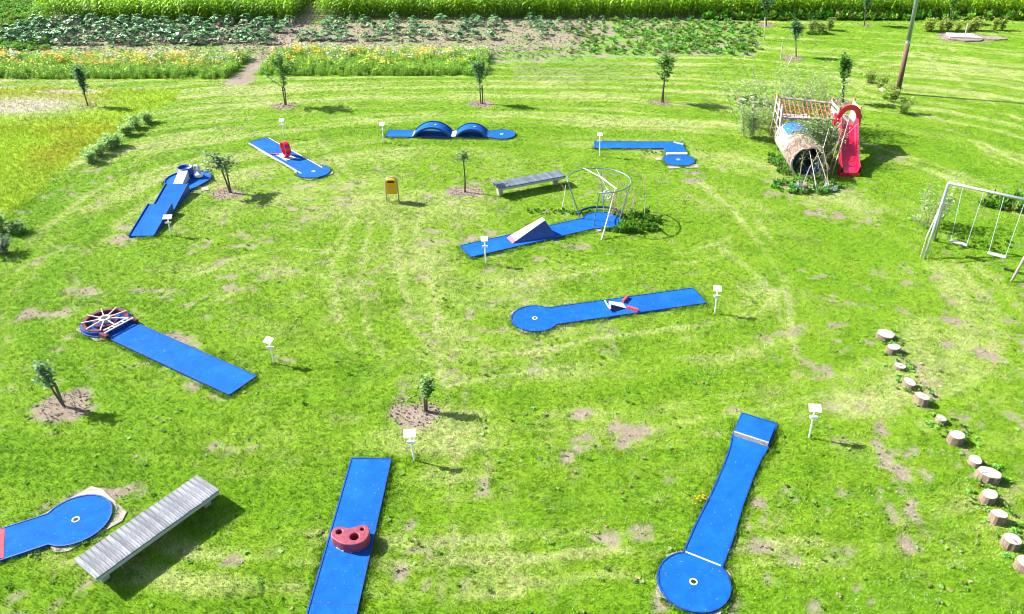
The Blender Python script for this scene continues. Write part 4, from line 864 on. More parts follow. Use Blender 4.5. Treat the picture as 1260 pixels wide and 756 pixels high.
# ------------------------------------------------------------ log stumps
ordn = ['farthest', 'second farthest', 'third farthest', 'fourth farthest', 'fifth farthest', 'sixth farthest', 'middle', 'sixth nearest', 'widest split', 'fifth nearest', 'third nearest', 'second nearest', 'nearest']
ordn[9] = 'fourth nearest'; ordn[7] = 'sixth nearest'
def stump(px, py, wpx, h, label, group, seed):
    c_ = at(px, py, h); dp = c_.y * math.cos(PITCH) + (CH - h) * math.sin(PITCH); r_ = wpx * dp / FPX / 2 * .95; h *= .85
    o = thing('log_stump', label, 'log stump', (c_.x, c_.y, 0), random.uniform(0, 6.28), group); rr = random.Random(seed); n = 18
    prof = [r_ * (1 + .10 * math.sin(2 * k * 6.2832 / n + seed) + rr.uniform(-.05, .05)) for k in range(n)]; tx, ty = rr.uniform(-.1, .1), rr.uniform(-.1, .1)
    def rg_(s_, z): return [(p_ * s_ * math.cos(6.2832 * k / n), p_ * s_ * math.sin(6.2832 * k / n), z + (tx * math.cos(6.2832 * k / n) + ty * math.sin(6.2832 * k / n)) * r_ * (1 if z > 0 else 0)) for k, p_ in enumerate(prof)]
    vs = rg_(1.08, -.08) + rg_(1.03, h * .5) + rg_(1, h * .97) + rg_(.955, h)
    ob('bark', MB().add(vs, [(j * n + k, j * n + (k + 1) % n, (j + 1) * n + (k + 1) % n, (j + 1) * n + k) for j in range(3) for k in range(n)]), M['bark'], o)
    top = rg_(.955, h); cz = Vector((0, 0, h - .004)); q = ob('cut_face', MB().add([(0, 0, h + .002)] + top, [(0, 1 + k, 1 + (k + 1) % n) for k in range(n)]), M['cut'], o)
    if seed % 3 == 0: ob('split', MB().box((r_ * .35, 0, h + .003), (r_ * .9, .012, .008)), M['black'], q)
for k, (px, py, wp, h) in enumerate(LOGS):
    stump(px, py, wp, h, 'pale log stump, %s in the curved stepping row at the right' % ordn[k], 'log stumps in the stepping row', k + 1)
for k, (px, py, wp, h, lb) in enumerate([(913, 121, 9.5, .3, 'pale log stump, leftmost of the small cluster left of the play tunnel'), (926, 118.5, 7, .25, 'pale log stump, rearmost of the small cluster left of the play tunnel'),
                                         (929, 124.5, 9, .28, 'pale log stump, nearest of the small cluster left of the play tunnel'), (946, 124, 8, .28, 'pale log stump half hidden by willow shoots left of the play frame')]):
    stump(px, py, wp, h, lb, 'log stumps left of the play tunnel', k + 30)

# ------------------------------------------------------------ trees
GREENS = [(.035, .12, .015), (.06, .17, .02), (.10, .23, .03), (.17, .28, .07)]
def leafset(b, pts, rr, size, cols):
    for q in pts:
        a_ = rr.uniform(0, 6.28); e = rr.uniform(-.5, .5); d = Vector((math.cos(a_) * math.cos(e), math.sin(a_) * math.cos(e), math.sin(e))); s_ = d.cross(Vector((rr.uniform(-.4, .4), rr.uniform(-.4, .4), 1))).normalized()
        l = size * rr.uniform(.6, 1.25); c_ = rr.choice(cols); v = rr.uniform(.9, 1.9)
        b.add([q, q + d * l * .5 + s_ * l * .28, q + d * l, q + d * l * .5 - s_ * l * .28], [(0, 1, 2), (0, 2, 3)], tuple(x_ * v for x_ in c_))
def tree(bp, tp, label, crown0, width, nb, nl, seed, shape='vase', cols=GREENS, leaf=.11, stake=None, r0=.042, group='young orchard trees on the lawn', ring=None, tube=None, name='young_tree', trk='trunk'):
    h, l = lean(bp, tp); g = at(*bp); o = thing(name, label, 'tree', (g.x, g.y, 0), 0, group); rr = random.Random(seed)
    top = Vector((l.x, l.y, h)); z0 = crown0 * h
    spine = [Vector((0, 0, -.1)), top * .3 + Vector((rr.uniform(-.04, .04), 0, 0)), top * crown0, top * (crown0 + (1 - crown0) * .55) + Vector((rr.uniform(-.08, .08), rr.uniform(-.08, .08), 0)), top]
    tb = MB(); tb.tube(spine, [r0, r0 * .85, r0 * .7, r0 * .35, .006], 7); lf = MB()
    for i in range(int(nl * 2.5)):
        if i == 0: ldr = []
        q = spine[2].lerp(top, rr.random() ** .8); ldr.append(q + Vector((rr.gauss(0, .07), rr.gauss(0, .07), rr.gauss(0, .06))) * min(1, h / 2.2))
    leafset(lf, ldr, rr, leaf * 1.3, cols)
    for k in range(nb):
        u = rr.uniform(0, .75) if shape != 'column' else rr.uniform(0, .7); s_ = top * (crown0 + (1 - crown0) * u * .9); a_ = k * 2.4 + rr.uniform(-.4, .4)
        if shape == 'vase': out = width * (.35 + .85 * rr.random()) * (1 - .5 * u); up_ = h * (1 - crown0) * rr.uniform(.35, .6) * (1.1 - u)
        elif shape == 'column': out = width * rr.uniform(.35, 1) * (1 - .3 * u); up_ = h * (1 - crown0) * rr.uniform(.35, .6) * (1.15 - u)
        elif shape == 'flat': out = width * rr.uniform(.5, 1.1); up_ = rr.uniform(-.05, .25)
        else: out = width * rr.uniform(.4, 1); up_ = h * (1 - crown0) * rr.uniform(-.1, .35)
        e = s_ + Vector((math.cos(a_) * out, math.sin(a_) * out, up_)); m_ = (s_ + e) / 2 + Vector((0, 0, -.04 * h * .3 if shape != 'flat' else .08))
        tb.tube([s_, m_, e], [.014, .010, .004], 5)
        pts = []
        for i in range(int(nl * 1.2)):
            u2 = rr.random() ** .7; q = (s_ * (1 - u2) ** 2 + m_ * 2 * u2 * (1 - u2) + e * u2 * u2) if u2 < 1 else e; sp = (.05 + .05 * u2) * min(1, h / 2.2)
            pts.append(q + Vector((rr.gauss(0, sp), rr.gauss(0, sp), rr.gauss(0, sp))))
        leafset(lf, pts, rr, leaf * 1.45, cols)
    ob('trunk', tb, M[trk], o, True); ob('crown', lf, M['leaf'], o, colattr='tint')
    if stake:
        x_, y_, sh = stake; ob('stake', MB().tube([(x_, y_, -.1), (x_ * .7, y_, sh)], .035, 7), M['stake'], o); ob('tie', MB().box((x_ * .4, y_ * .5, sh * .8), (abs(x_) + .05, .03, .05)), M['black'], o)
    if tube: ob('trunk_guard', MB().tube([(0, 0, 0), top * .33], .07, 9), M['black'], o)
BLUEG = [(.03, .11, .035), (.05, .14, .045), (.08, .18, .06), (.14, .22, .11)]; LG = [(.12, .20, .06), (.2, .27, .12), (.07, .15, .03), (.3, .34, .2)]; SILV = [(.15, .25, .07), (.20, .29, .12), (.09, .19, .04), (.27, .32, .19)]
tree((108, 130), (94, 77), 'slender upright young tree leaning left at the edge of the rough meadow', .26, .30, 16, 40, 1, 'column', BLUEG, .12)
tree((352, 129), (343, 60), 'tallest young tree with spreading vase crown in front of the right flower strip', .30, 1.0, 14, 50, 2, 'vase', GREENS, .12, stake=(-.08, .05, 1.0))
tree((592, 127), (588, 69), 'young tree with narrow rounded crown and stake, back row beside the flower strip end', .36, .45, 14, 44, 3, 'vase', BLUEG, .11, stake=(.10, 0, 1.0))
tree((816, 125.5), (820, 62), 'young tree with full dark crown and stake, back row right of centre', .36, .70, 16, 48, 4, 'vase', GREENS, .12, stake=(-.10, 0, 1.1))
tree((283, 236), (264, 188), 'small young tree with flat pale crown beside the stepped ramp lane', .60, .72, 12, 42, 5, 'flat', LG, .11, stake=(.04, 0, 1.2), r0=.045)
tree((572, 236), (570, 185), 'tiny young tree with drooping sparse crown on bare soil left of the dark bench', .70, .42, 10, 16, 6, 'flat', LG[:3] + BLUEG[:2], .09, r0=.04, trk='stake')
tree((525, 504), (527, 461), 'tiny leafy tree on a bare soil patch in the centre foreground', .34, .20, 10, 26, 7, 'column', LG[:3] + GREENS[:3], .07, r0=.03, stake=(-.04, -.05, .55))
tree((78, 498), (42, 446), 'bent small tree leaning left on a bare soil patch at the left edge', .42, .27, 10, 26, 8, 'column', BLUEG + LG[:2], .08, r0=.035, stake=(.02, -.03, .75))
tree((980, 70), (978, 22), 'young tree with loose blue green crown behind the willow shoots', .38, .42, 16, 40, 9, 'vase', BLUEG, .13)
tree((1037, 126), (1039, 64), 'upright young tree with black trunk guard behind the red slide', .36, .38, 20, 48, 10, 'column', GREENS[:3], .12, tube=True)
tree((943.5, 32), (941, -12), 'young tree in the far back row left of the tall pole, before the maize', .42, .6, 14, 40, 11, 'vase', BLUEG, .14)
tree((1064, 31), (1066, -16), 'thin young tree in the far back row just left of the tall pole', .4, .6, 16, 40, 12, 'vase', BLUEG, .14)
tree((1169, 28), (1175, -18), 'thin young tree leaning right in the far back row right of the tall pole', .35, .6, 14, 36, 13, 'vase', GREENS, .14)
# soil rings: crumbly clods round the feet
cl = [MB().add([(random.uniform(.6, 1) * .5 * x_, random.uniform(.6, 1) * .5 * y_, random.uniform(.6, 1) * .4 * z_) for x_ in (-1, 1) for y_ in (-1, 1) for z_ in (-1, 1)],
      [(0, 1, 3, 2), (4, 6, 7, 5), (0, 4, 5, 1), (2, 3, 7, 6), (0, 2, 6, 4), (1, 5, 7, 3)]) for k in range(4)]
m, t, p = nmat('clod'); M['clod'] = m; p.inputs['Roughness'].default_value = 1; a = t.nodes.new('ShaderNodeAttribute'); a.attribute_type = 'INSTANCER'; a.attribute_name = 'tint'; t.links.new(a.outputs['Color'], p.inputs['Base Color'])
CLD = protos('soil_clod', [c_.mesh('soil_clod', M['clod']) for c_ in cl])
px_ = []; 
for (px, py, rr_) in rings:
    g = at(px, py)
    for k in range(int(260 * rr_)): a_ = random.uniform(0, 6.28); q = rr_ * math.sqrt(random.random()); px_.append((g.x + q * math.cos(a_), g.y + q * math.sin(a_), random.uniform(.012, .05)))
for e in bare:
    g = at(e[0], e[1])
    for k in range(int(40 * e[2] * e[3]) + 2):
        px_.append((g.x + random.gauss(0, e[2] * .35), g.y + random.gauss(0, e[3] * .35), random.uniform(.015, .045)))
for k in range(5000): px_.append((random.uniform(-36, 6), random.uniform(54, 64), random.uniform(.03, .12)))
q = np.array(px_); q = q[~keepout(q[:, 0], q[:, 1])]; n = len(q); z = np.full(n, -.01)
scatter('soil_clods', np.stack([q[:, 0], q[:, 1], z], 1), rg.uniform(0, 6.28, n), rg.normal(0, .4, (n, 2)), np.stack([q[:, 2]] * 3, 1), rg.integers(0, 4, n), SOIL * rg.uniform(.6, 1.5, (n, 1)), CLD, M['clod'])

# ------------------------------------------------------------ shrubs
def shrub(bp, R_, h, label, nl, seed, cols, leaf=.09, group=None, name='shrub', stems=9, cat='shrub'):
    g = at(*bp); o = thing(name, label, cat, (g.x, g.y, 0), 0, group); rr = random.Random(seed); tb = MB(); lf = MB()
    for k in range(stems):
        a_ = rr.uniform(0, 6.28); q = R_ * rr.uniform(.2, .9); e = Vector((q * math.cos(a_), q * math.sin(a_), h * rr.uniform(.55, 1))); s_ = Vector((e.x * .2, e.y * .2, -.05)); tb.tube([s_, (s_ + e) / 2 + Vector((0, 0, .05)), e], [.014, .01, .004], 5)
        leafset(lf, [s_ + (e - s_) * (rr.random() ** .6) + Vector((rr.gauss(0, .09), rr.gauss(0, .09), rr.gauss(0, .07))) for i in range(int(nl * 1.7))], rr, leaf * 1.15, cols)
    ob('stems', tb, M['twig'], o); ob('foliage', lf, M['leaf'], o, colattr='tint'); return o
WT = [(.22, .36, .10), (.33, .43, .18), (.12, .24, .05), (.18, .3, .08)]
row = [(112, 199, 'nearest bushy'), (122, 191, 'second nearest'), (134, 183, 'third nearest'), (143, 179, 'middle'), (157, 165, 'third farthest'), (166, 158, 'second farthest'), (181, 151, 'farthest')]
for k, (a_, b_, w_) in enumerate(row): shrub((a_, b_), .42, .62, 'pale green berry bush, %s in the row beside the meadow' % w_, 60, 20 + k, WT, .10, 'berry bushes beside the meadow', 'berry_bush', cat='bush')
shrub((3, 312), .6, .7, 'dark low bush cut by the left frame edge below the meadow', 50, 31, [(.04, .08, .04), (.08, .12, .06)], .09)
shrub((2, 284), .5, .9, 'pale leafed bush cut by the left frame edge beside the meadow', 55, 32, WT, .1)
shrub((24, 286), .4, .35, 'small low green bush near the left frame edge', 40, 33, GREENS, .09)
for k, (a_, b_, w_) in enumerate([(1072, 102, 'farthest'), (1082, 108, 'second'), (1089, 119, 'middle'), (1097, 124, 'fourth'), (1111, 139, 'nearest')]):
    shrub((a_, b_), .55, .85, 'yellow green bush, %s in the short row at the foot of the tall pole' % w_, 55, 40 + k, [(.16, .3, .03), (.24, .36, .05), (.10, .21, .03), (.26, .27, .07)], .10, 'bushes at the foot of the tall pole', 'berry_bush', cat='bush')
for k, (a_, w_) in enumerate([(1139, 'first'), (1145, 'second'), (1158, 'third'), (1166, 'fourth'), (1178, 'fifth'), (1192, 'sixth'), (1201, 'seventh'), (1223, 'eighth'), (1233, 'last')]):
    shrub((a_, 38 - .01 * (a_ - 1139)), .5 if k < 7 else .22, .95, 'low yellow green bush, %s from the left in the row before the right maize' % w_, 45, 50 + k, [(.2, .32, .04), (.29, .38, .05), (.12, .22, .04), (.28, .22, .06)], .13, 'bushes in the row before the right maize', 'berry_bush', 7, 'bush')
for k, (a_, b_, w_) in enumerate([(998, 39, 'leftmost and fullest'), (1009, 41, 'middle'), (1020, 37, 'rightmost and thinnest')]):
    shrub((a_, b_), .5 - .1 * k, .9, 'yellow green bush in the far group behind the willow, %s' % w_, 45, 65 + k, [(.15, .22, .03), (.2, .24, .04), (.08, .15, .04)], .13, 'bushes behind the willow', 'berry_bush', cat='bush')
# yellow flowers beside the waisted lane
o = thing('yellow_flowers', 'small patch of yellow flowers left of the waisted lane', 'flowers', at(863, 617)); b = MB(); c2 = MB()
for k in range(22):
    q = Vector((random.gauss(0, .12), random.gauss(0, .1), random.uniform(.05, .13))); s_ = .02
    b.add([q + Vector((s_, 0, 0)), q + Vector((0, s_, .004)), q + Vector((-s_, 0, 0)), q + Vector((0, -s_, .004))], [(0, 1, 2, 3)]); c2.tube([(q.x, q.y, 0), q], .003, 3)
ob('blossoms', b, M['yellow'], o); ob('stems', c2, M['twig'], o)

# ------------------------------------------------------------ willow shoots round the play frame
def willow(c, R_, h, n, nl, label, seed, lean_=(0, 0), name='willow_bush', rb=.012, cols=SILV):
    o = thing(name, label, 'willow', (c[0], c[1], 0)); rr = random.Random(seed); tb = MB(); lf = MB()
    for k in range(n):
        s_ = Vector((rr.gauss(0, R_ * .35), rr.gauss(0, R_ * .25), -.05)); e = Vector((s_.x * 1.6 + rr.gauss(0, R_ * .4) + lean_[0], s_.y * 1.5 + rr.gauss(0, R_ * .3) + lean_[1], h * rr.uniform(.5, 1.05)))
        m_ = (s_ + e) / 2 + Vector((rr.gauss(0, .1), rr.gauss(0, .1), .1)); tb.tube([s_, m_, e], [rb, rb * .8, .004], 5)
        for j in range(3): u = rr.uniform(.3, .9); q = s_ + (e - s_) * u; tb.tube([q, q + Vector((rr.gauss(0, .25), rr.gauss(0, .2), rr.uniform(.15, .5)))], [.007, .003], 4)
        leafset(lf, [s_ + (e - s_) * (.2 + .8 * rr.random()) + Vector((rr.gauss(0, .15), rr.gauss(0, .13), rr.gauss(0, .12))) for i in range(int(nl * 2.2))], rr, .14, cols)
    ob('shoots', tb, M['twig'], o); ob('foliage', lf, M['leaf'], o, colattr='tint')
willow((13.4, 38.2), 2.3, 3.1, 40, 46, 'tall silvery willow shoots growing behind the play frame', 70)
willow((15.2, 37.6), 1.3, 2.9, 18, 40, 'silvery willow shoots between the play frame and the slide tower', 71)
willow((14.15, 33.5), .9, 2.3, 26, 46, 'dense willow shoots growing between the tunnel and the red slide', 72)
willow((12.1, 36.6), .7, 1.9, 12, 36, 'low leafy willow shoots left of the play frame posts', 73)
willow((16.15, 26.6), .8, 2.0, 12, 22, 'thin leafy willow shoots growing up the left end of the swing frame', 74)
o = thing('willow_arbour', 'crossed bare willow rods tied together over the mouth of the tunnel', 'willow arbour', (13.4, 31.2, 0)); base = Vector((13.4, 31.2, 0)); lf = MB(); rr = random.Random(9)
for (b0, t0, zt) in [((985, 234), (1010, 183), 1.35), ((984, 221), (989, 187), 1.2), ((978, 214), (1000, 178), 1.45), ((1006, 236), (996, 186), 1.3), ((1019, 233), (1012, 180), 1.5), ((1021, 232), (1004, 184), 1.4), ((1013, 222), (1006, 192), 1.1),
                     ((996, 222), (1020, 158), 1.8), ((1024, 214), (1046, 142), 2.2), ((1008, 205), (1056, 152), 1.9), ((1003, 190), (1036, 150), 2.0), ((972, 205), (968, 178), 1.2), ((975, 208), (998, 172), 1.5), ((1020, 212), (1036, 160), 1.7)]:
    p0 = at(*b0) - base; p1 = at(*t0, zt) - base; ob('willow_rod', MB().tube([p0 - Vector((0, 0, .05)), (p0 + p1) / 2 + Vector((rr.gauss(0, .06), rr.gauss(0, .06), .05)), p1], [.024, .02, .010], 6), M['twig' if rr.random() < .5 else 'palestake'], o)
    leafset(lf, [p0 + (p1 - p0) * rr.random() + Vector((rr.gauss(0, .10), rr.gauss(0, .10), rr.gauss(0, .1))) for i in range(34)], rr, .10, SILV)
ob('foliage', lf, M['leaf'], o, colattr='tint')

# ------------------------------------------------------------ play tunnel
ax0 = Vector((13.0, 31.45, 0)); ax1 = Vector((13.28, 34.9, 0)); d = ax1 - ax0; L = d.length
o = thing('play_tunnel', 'beige cloth covered crawl tunnel with dark open mouth under the willow rods', 'play tunnel', ax0, math.atan2(d.y, d.x) - math.pi / 2)
Rt = .70; n = 26; segs = 12; stp = L / segs
for k in range(segs):
    b = MB(); vs = []
    for (yy, rr_) in ((k * stp, Rt), (k * stp + stp * .5, Rt + .025), ((k + 1) * stp - .012, Rt), ((k + 1) * stp - .012, Rt - .03), (k * stp, Rt - .03)):
        sag = 1
        vs += [(rr_ * math.cos(6.2832 * j / n), yy, max(Rt - .03 + rr_ * math.sin(6.2832 * j / n), -.04)) for j in range(n)]
    b.add(vs, [(i * n + j, ((i + 1) % 5) * n + j, ((i + 1) % 5) * n + (j + 1) % n, i * n + (j + 1) % n) for i in range(5) for j in range(n)]); ob('tunnel_segment', b, M['canvas'], o, True)
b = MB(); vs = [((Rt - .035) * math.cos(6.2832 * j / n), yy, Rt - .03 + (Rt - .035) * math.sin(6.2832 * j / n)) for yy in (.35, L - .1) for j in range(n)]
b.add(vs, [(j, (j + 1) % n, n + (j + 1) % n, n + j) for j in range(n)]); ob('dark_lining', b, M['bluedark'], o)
ob('mouth_hoop', MB().tube([(Rt * math.cos(g), -.01, Rt - .03 + Rt * math.sin(g)) for g in np.linspace(0, 6.2832, 27)[:-1]], .05, 7, closed=True), M['palestake'], o, True)
b = MB(); rr = random.Random(21)
for k in range(230):
    g = rr.uniform(.1, 3.0); yy = 1.7 * rr.random() ** 1.3 - .05; g2 = g + rr.gauss(0, .55); y2 = yy + rr.gauss(0, .45); r0_, r1_ = Rt + rr.uniform(.01, .07), Rt + rr.uniform(.02, .16)
    gm = (g + g2) / 2; b.tube([(r0_ * math.cos(g), yy, Rt - .03 + r0_ * math.sin(g)), ((Rt + .05) * math.cos(gm), (yy + y2) / 2, Rt - .03 + (Rt + .05) * math.sin(gm)), (r1_ * math.cos(g2), max(y2, -.12), Rt - .03 + r1_ * math.sin(g2))], [.012, .012, .006], 4)
ob('dry_twigs', b, M['twig'], o, kind='stuff')
b = MB(); leafset(b, [((Rt + .06) * math.cos(g), yy, Rt + (Rt + .06) * math.sin(g)) for g, yy in [(rr.uniform(.2, 2.9), rr.uniform(0, 2.0)) for k in range(260)]] and [Vector(((Rt + .06) * math.cos(g), yy, Rt + (Rt + .06) * math.sin(g))) for g, yy in [(rr.uniform(.1, 2.2), rr.uniform(0, 2.2)) for k in range(260)]], rr, .11, SILV); ob('leaves', b, M['leaf'], o, colattr='tint')
b = MB(); vs = [((Rt + .035) * math.cos(g), yy, Rt - .03 + (Rt + .035) * math.sin(g) + .01 * math.sin(yy * 9 + g * 4)) for yy in np.linspace(1.95, 3.2, 6) for g in np.linspace(1.0, 2.35, 8)]
b.add(vs, [(i * 8 + j, i * 8 + j + 1, i * 8 + 9 + j, i * 8 + 8 + j) for i in range(5) for j in range(7)]); ob('blue_cover', b, M['bluetarp'], o, True)
b = MB(); vs = [(rr_ * math.cos(g), yy, Rt - .03 + rr_ * math.sin(g)) for yy, rr_ in ((-.25, Rt * .62), (.1, Rt - .05), (.9, Rt - .05)) for g in np.linspace(-1.9, -.1, 8)]
b.add(vs, [(i * 8 + j, i * 8 + j + 1, i * 8 + 9 + j, i * 8 + 8 + j) for i in range(2) for j in range(7)]); ob('blue_floor', b, M['bluetarp'], o, True)

# ------------------------------------------------------------ climbing frame with rope net
o = thing('climbing_frame', 'round grey post climbing frame with red rope net left of the slide tower', 'climbing frame', (13, 36, 0)); base = Vector((13, 36, 0))
FP = {}
for nm, bp, tp in (('a', (957, 184), (963, 130)), ('b', (953.5, 176), (960, 124.5)), ('c', (948.5, 166), (957, 117.5))):
    h, l = lean(bp, tp); g = at(*bp) - base; e = g + l + Vector((0, 0, h)); FP[nm] = (g, e); q = ob('post', MB().tube([g - Vector((0, 0, .1)), e], .055, 9), M['post'], o, True); ob('post_cap', MB().tube([e, e + (e - g).normalized() * .06], [.06, .045], 9), M['cap'], q)
PL = [Vector((15.35, 34.9, 0)), Vector((16.35, 34.9, 0)), Vector((16.5, 36.1, 0)), Vector((15.45, 36.1, 0))]       # slide tower posts
for u in (.2, .42, .64, .84):
    for a_, b_ in (('a', 'b'), ('b', 'c')):
        p0 = FP[a_][0].lerp(FP[a_][1], u); p1 = FP[b_][0].lerp(FP[b_][1], u); ob('rung', MB().tube([p0, p1], .03, 7), M['post'], o)
hi0 = FP['c'][0].lerp(FP['c'][1], .95); hi1 = PL[3] - base + Vector((-.06, 0, 1.85)); lo0 = FP['a'][0].lerp(FP['a'][1], .72); lo1 = PL[0] - base + Vector((-.06, 0, 1.45))
ob('beam', MB().tube([hi0, hi1], .055, 9), M['post'], o); ob('beam', MB().tube([lo0, lo1], .055, 9), M['post'], o)
for k in range(12):
    u = (k + .5) / 12; ob('rope', MB().tube([hi0.lerp(hi1, u), (hi0.lerp(hi1, u) + lo0.lerp(lo1, u + .03)) / 2 - Vector((0, 0, .12)), lo0.lerp(lo1, u)], .016, 5), M['rope'], o)
for v in (.2, .4, .6, .8):
    ob('rope', MB().tube([hi0.lerp(lo0, v) - Vector((0, 0, .1 * math.sin(math.pi * v))), (hi0.lerp(lo0, v) + hi1.lerp(lo1, v)) / 2 - Vector((0, 0, .22)), hi1.lerp(lo1, v) - Vector((0, 0, .1))], .016, 5), M['rope'], o)
ob('tread_board', MB().box((hi0 + hi1 + lo0 + lo1) / 4 - Vector((.45, .15, .28)), (1.2, .5, .03), -.1), M['cream'], o)
# ------------------------------------------------------------ slide tower
o = thing('slide_tower', 'small wooden platform tower with red plastic slide facing the lawn', 'slide', (15.9, 35.4, 0)); base = Vector((15.9, 35.4, 0)); hp = 1.3
for k, q in enumerate(PL):
    e = q - base; z_ = 2.0 if k < 2 else 2.05; t_ = ob('post', MB().tube([e - Vector((0, 0, .1)), e + Vector((0, 0, z_))], .055, 9), M['post'], o, True); ob('post_cap', MB().tube([e + Vector((0, 0, z_)), e + Vector((0, 0, z_ + .07))], [.062, .04], 9), M['cap'], t_)
for k in range(8): ob('deck_board', MB().box((.01 + .05 * (k / 8), -.47 + k * .15, hp), (1.05, .142, .035)), M['post'], o)
def panel(a_, b_, z0, z1, name='side_panel', m_='cream'):
    a_ = a_ - base; b_ = b_ - base; d_ = b_ - a_; ob(name, MB().box(((a_.x + b_.x) / 2, (a_.y + b_.y) / 2, (z0 + z1) / 2), (d_.length - .1, .035, z1 - z0), math.atan2(d_.y, d_.x)), M[m_], o)
panel(PL[1], PL[2], hp + .03, 1.95); panel(PL[3], PL[0], 1.5, 1.72, 'side_rail'); panel(PL[3], PL[0], 1.84, 1.95, 'side_rail'); panel(PL[0], PL[1], .25, .62, 'lower_board', 'post'); panel(PL[3], PL[2], .9, 1.1, 'lower_board', 'post')
for z_ in (.3, .6, .9): ob('ladder_rung', MB().tube([PL[3] - base + Vector((0, .03, z_)), PL[2] - base + Vector((0, .03, z_))], .03, 7), M['post'], o)
# slide chute: U section swept down
prof = [(34.85, 1.36), (34.55, 1.32), (34.2, 1.16), (33.6, .85), (33.0, .56), (32.5, .34), (32.05, .21), (31.75, .17), (31.5, .17)]
b = MB(); sec = [(-.44, .0), (-.44, .24), (-.40, .27), (-.36, .24), (-.33, .05), (-.28, .0), (.28, .0), (.33, .05), (.36, .24), (.40, .27), (.44, .24), (.44, .0)]
sx = [15.87 - base.x - .0 * k for k in range(len(prof))]; vs = []
for k, (yy, zz) in enumerate(prof):
    cx = 15.87 - base.x - .86 * (34.85 - yy) / 3.35
    for (u, v) in sec: vs.append((cx + u, yy - base.y, zz + v - (.04 if v == 0 and abs(u) > .4 else 0)))
m_ = len(sec); b.add(vs, [(i * m_ + j, i * m_ + j + 1, (i + 1) * m_ + j + 1, (i + 1) * m_ + j) for i in range(len(prof) - 1) for j in range(m_ - 1)] + [tuple(range(m_))])
cx = 15.87 - base.x - .86; b.add([(cx - .44, 31.5 - base.y, -.05), (cx + .44, 31.5 - base.y, -.05), (cx + .44, 31.5 - base.y, .17), (cx - .44, 31.5 - base.y, .17), (cx - .44, 31.8 - base.y, -.05), (cx + .44, 31.8 - base.y, -.05), (cx + .44, 31.8 - base.y, .2), (cx - .44, 31.8 - base.y, .2)], [(0, 1, 2, 3), (0, 3, 7, 4), (1, 5, 6, 2)])
ob('chute', b, M['red'], o, False)
# red arched entrance: wide curved band
b = MB(); n = 20; vs = []
for k in range(n + 1):
    g = math.pi * k / n; r0_, r1_ = .56, .37; x_ = math.cos(g); z_ = math.sin(g) ** .8
    for yy in (-.60, -.50): vs += [(-.05 + x_ * r0_ * (1 + .1 * math.sin(g)), yy, 1.35 + z_ * .82), (-.05 + x_ * r1_, yy, 1.35 + z_ * .58)]
b.add(vs, [(4 * k + a_, 4 * k + c_, 4 * k + 4 + c_, 4 * k + 4 + a_) for k in range(n) for a_, c_ in ((0, 1), (1, 3), (3, 2), (2, 0))] + [(0, 2, 3, 1), (4 * n, 4 * n + 1, 4 * n + 3, 4 * n + 2)]); ob('entrance_arch', b, M['red'], o, False)
for s_ in (-1, 1): ob('arch_cheek', MB().prism([(-.05 + s_ * .36, -.62), (-.05 + s_ * .6, -.62), (-.05 + s_ * .6, -.3), (-.05 + s_ * .50, -.3)][::s_], 1.18, 1.72), M['red'], o)

# ------------------------------------------------------------ swing
zt = 2.45; t0 = at(1167, 225, zt); t1x = at(1260, 245.5, zt); d = (t1x - t0); t1 = t0 + d * 1.52
o = thing('swing_frame', 'two seat swing hanging from a pale steel bar at the right edge', 'swing', (t0.x, t0.y, 0), 0); base = Vector((t0.x, t0.y, 0))
ob('top_bar', MB().tube([t0 - base, t1 - base], .05, 10), M['galv'], o, True)
f1 = at(1137, 319); f2 = at(1150, 296)
for q in (f1, f2): ob('leg', MB().tube([q - base - Vector((0, 0, .1)), t0 - base], .045, 9), M['galv'], o, True)
for q in (at(1244, 346.6), at(1268, 330)): ob('leg', MB().tube([q - base - Vector((0, 0, .1)), at(1296, 253.3, zt) - base], .045, 9), M['post'], o, True)
ob('leaning_rod', MB().tube([at(1133, 316) - base, at(1141, 290, .9) - base, at(1160, 248, 1.9) - base], [.02, .025, .02], 6), M['palestake'], o)
for sp_, tops, seat in ((((1171, 296), (1190, 298)), ((1185, 229), (1211, 234.8)), (1179.5, 299)), (((1218, 311), (1237, 314)), ((1236, 240.3), (1262, 246)), (1226.5, 314))):
    zs = .52; ctr = at(*seat, zs); sa = d.normalized()
    st = ob('seat', MB().box((0, 0, 0), (.58, .2, .045)), M['seat'], o); st.location = ctr - base; st.rotation_euler = (0, 0, math.atan2(sa.y, sa.x))
    bv = st.modifiers.new('round', 'BEVEL'); bv.width = .015; bv.segments = 2
    for s_, tpx in ((-1, tops[0]), (1, tops[1])):
        u = ((at(*tpx, zt) - t0).dot(sa)); a_ = t0 + sa * u - base; b_ = ctr + sa * s_ * .26 - base + Vector((0, 0, .02)); cb = MB(); N_ = 60
        for k in range(N_):
            c0 = a_.lerp(b_, k / N_); c1 = a_.lerp(b_, (k + .85) / N_); cb.tube([c0, c1], .014 if k % 2 else .009, 4)
        ob('chain', cb, M['chain'], o)

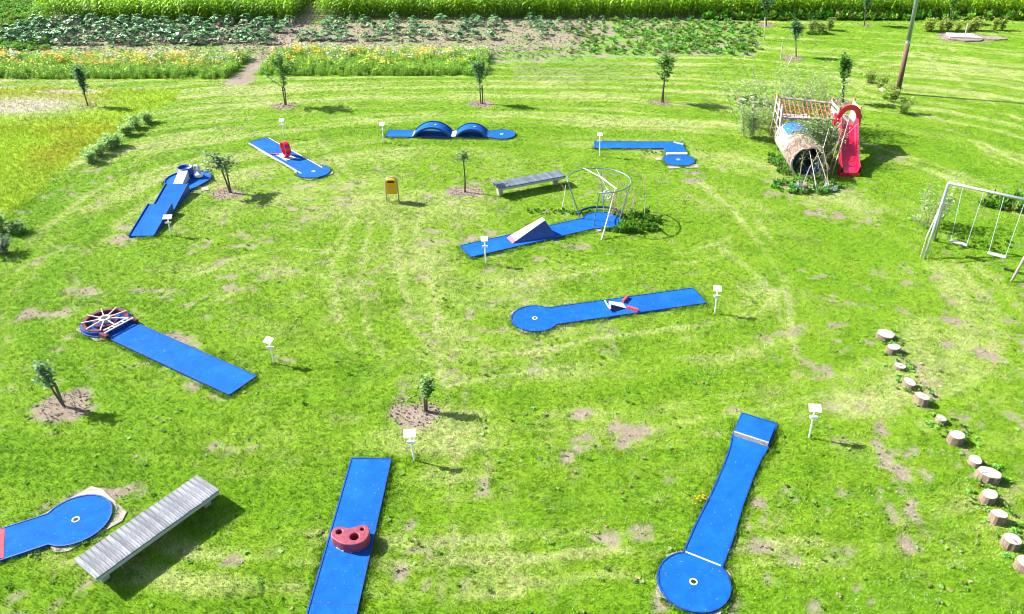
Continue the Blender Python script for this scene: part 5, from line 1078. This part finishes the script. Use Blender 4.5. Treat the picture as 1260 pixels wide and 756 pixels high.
# ------------------------------------------------------------ tall pole and surroundings
b0 = at(1104.5, 115); dirp = (at(1128, 0, 5.1) - b0); zt = 9.5; tp = Vector((dirp.x * zt / 5.1, dirp.y * zt / 5.1 * .0 + dirp.y * .3, zt)); midz = .36
o = thing('tall_pole', 'tall leaning pole, brown wood below and grey tube above, at the right', 'pole', b0)
h51, l51 = lean((1104.5, 115), (1128, 0)); tp = Vector((l51.x, l51.y, h51)) * 1.8; s_ = tp * (2.9 / tp.z)
ob('wooden_base', MB().tube([(0, 0, -.2), s_], [.15, .125], 12), M['polewood'], o, True); ob('upper_tube', MB().tube([s_ * .98, tp], [.115, .085], 12), M['polemetal'], o, True); ob('joint_band', MB().tube([s_ * .97, s_ * 1.015], .13, 12), M['galv'], o)
g = at(1093, 111); o = thing('stone_slab', 'pale round slab in the grass at the foot of the tall pole', 'slab', g); b = MB()
b.prism([(.5 * math.cos(k * .6283) * random.uniform(.85, 1.1), .38 * math.sin(k * .6283) * random.uniform(.85, 1.1)) for k in range(10)], -.05, .07); ob('slab', b, M['slab'], o)
o = thing('wooden_peg', 'short brown peg standing among the bushes beside the tall pole', 'peg', at(1091, 104)); ob('shaft', MB().tube([(0, 0, -.05), (0, 0, .55)], [.035, .03], 7), M['stake'], o); ob('tip', MB().tube([(0, 0, .55), (0, 0, .62)], [.03, .008], 7), M['stake'], o)
# white slab with post in a brown soil pit, top right
g = at(1184, 46); o = thing('white_plinth', 'white rectangular slab set in a brown earth ring at the far right', 'slab', g, -.12); ob('slab_top', MB().prism([(-1.1, -.6), (1.05, -.75), (.75, .55), (-.95, .65)], -.05, .16), M['slab'], o)
b = MB(); rr = random.Random(4); n = 22
pts0 = [(1.4 * math.cos(6.2832 * k / n) - .1, 1.0 * math.sin(6.2832 * k / n) - .35) for k in range(n)]
q_ = ob('earth_bank', MB().prism([(x_ * rr.uniform(.92, 1.05), y_ * rr.uniform(.9, 1.05)) for x_, y_ in pts0], -.08, .06), M['soil'], o)
ob('earth_mound', MB().prism([(2.1 + 1.0 * math.cos(6.2832 * k / n) * rr.uniform(.8, 1.1), -.1 + .55 * math.sin(6.2832 * k / n) * rr.uniform(.8, 1.1)) for k in range(n)], -.08, .05), M['soil'], o)
def stakeobj(bp, tp, label, r_=.04, m_='palestake'):
    h, l = lean(bp, tp); o = thing('wooden_stake', label, 'stake', at(*bp)); ob('shaft', MB().tube([(0, 0, -.1), Vector((l.x, l.y, h))], r_, 7), M[m_], o); ob('end', MB().tube([Vector((l.x, l.y, h)), Vector((l.x, l.y, h)) * 1.03], [r_, r_ * .4], 7), M[m_], o)
stakeobj((1188, 42), (1191, 29), 'pale stake rising from the white slab at the far right', .045); stakeobj((940.5, 49.5), (941.5, 22), 'pale stake in front of the far back row tree left of the pole')
stakeobj((960.8, 73), (963, 53), 'pale stake left of the loose blue green tree behind the willow'); stakeobj((969, 82), (975, 70), 'short pale stake leaning right behind the willow')
stakeobj((296.5, 73), (292.5, 60), 'grey stake at the right end of the left flower strip', .05, 'worn')
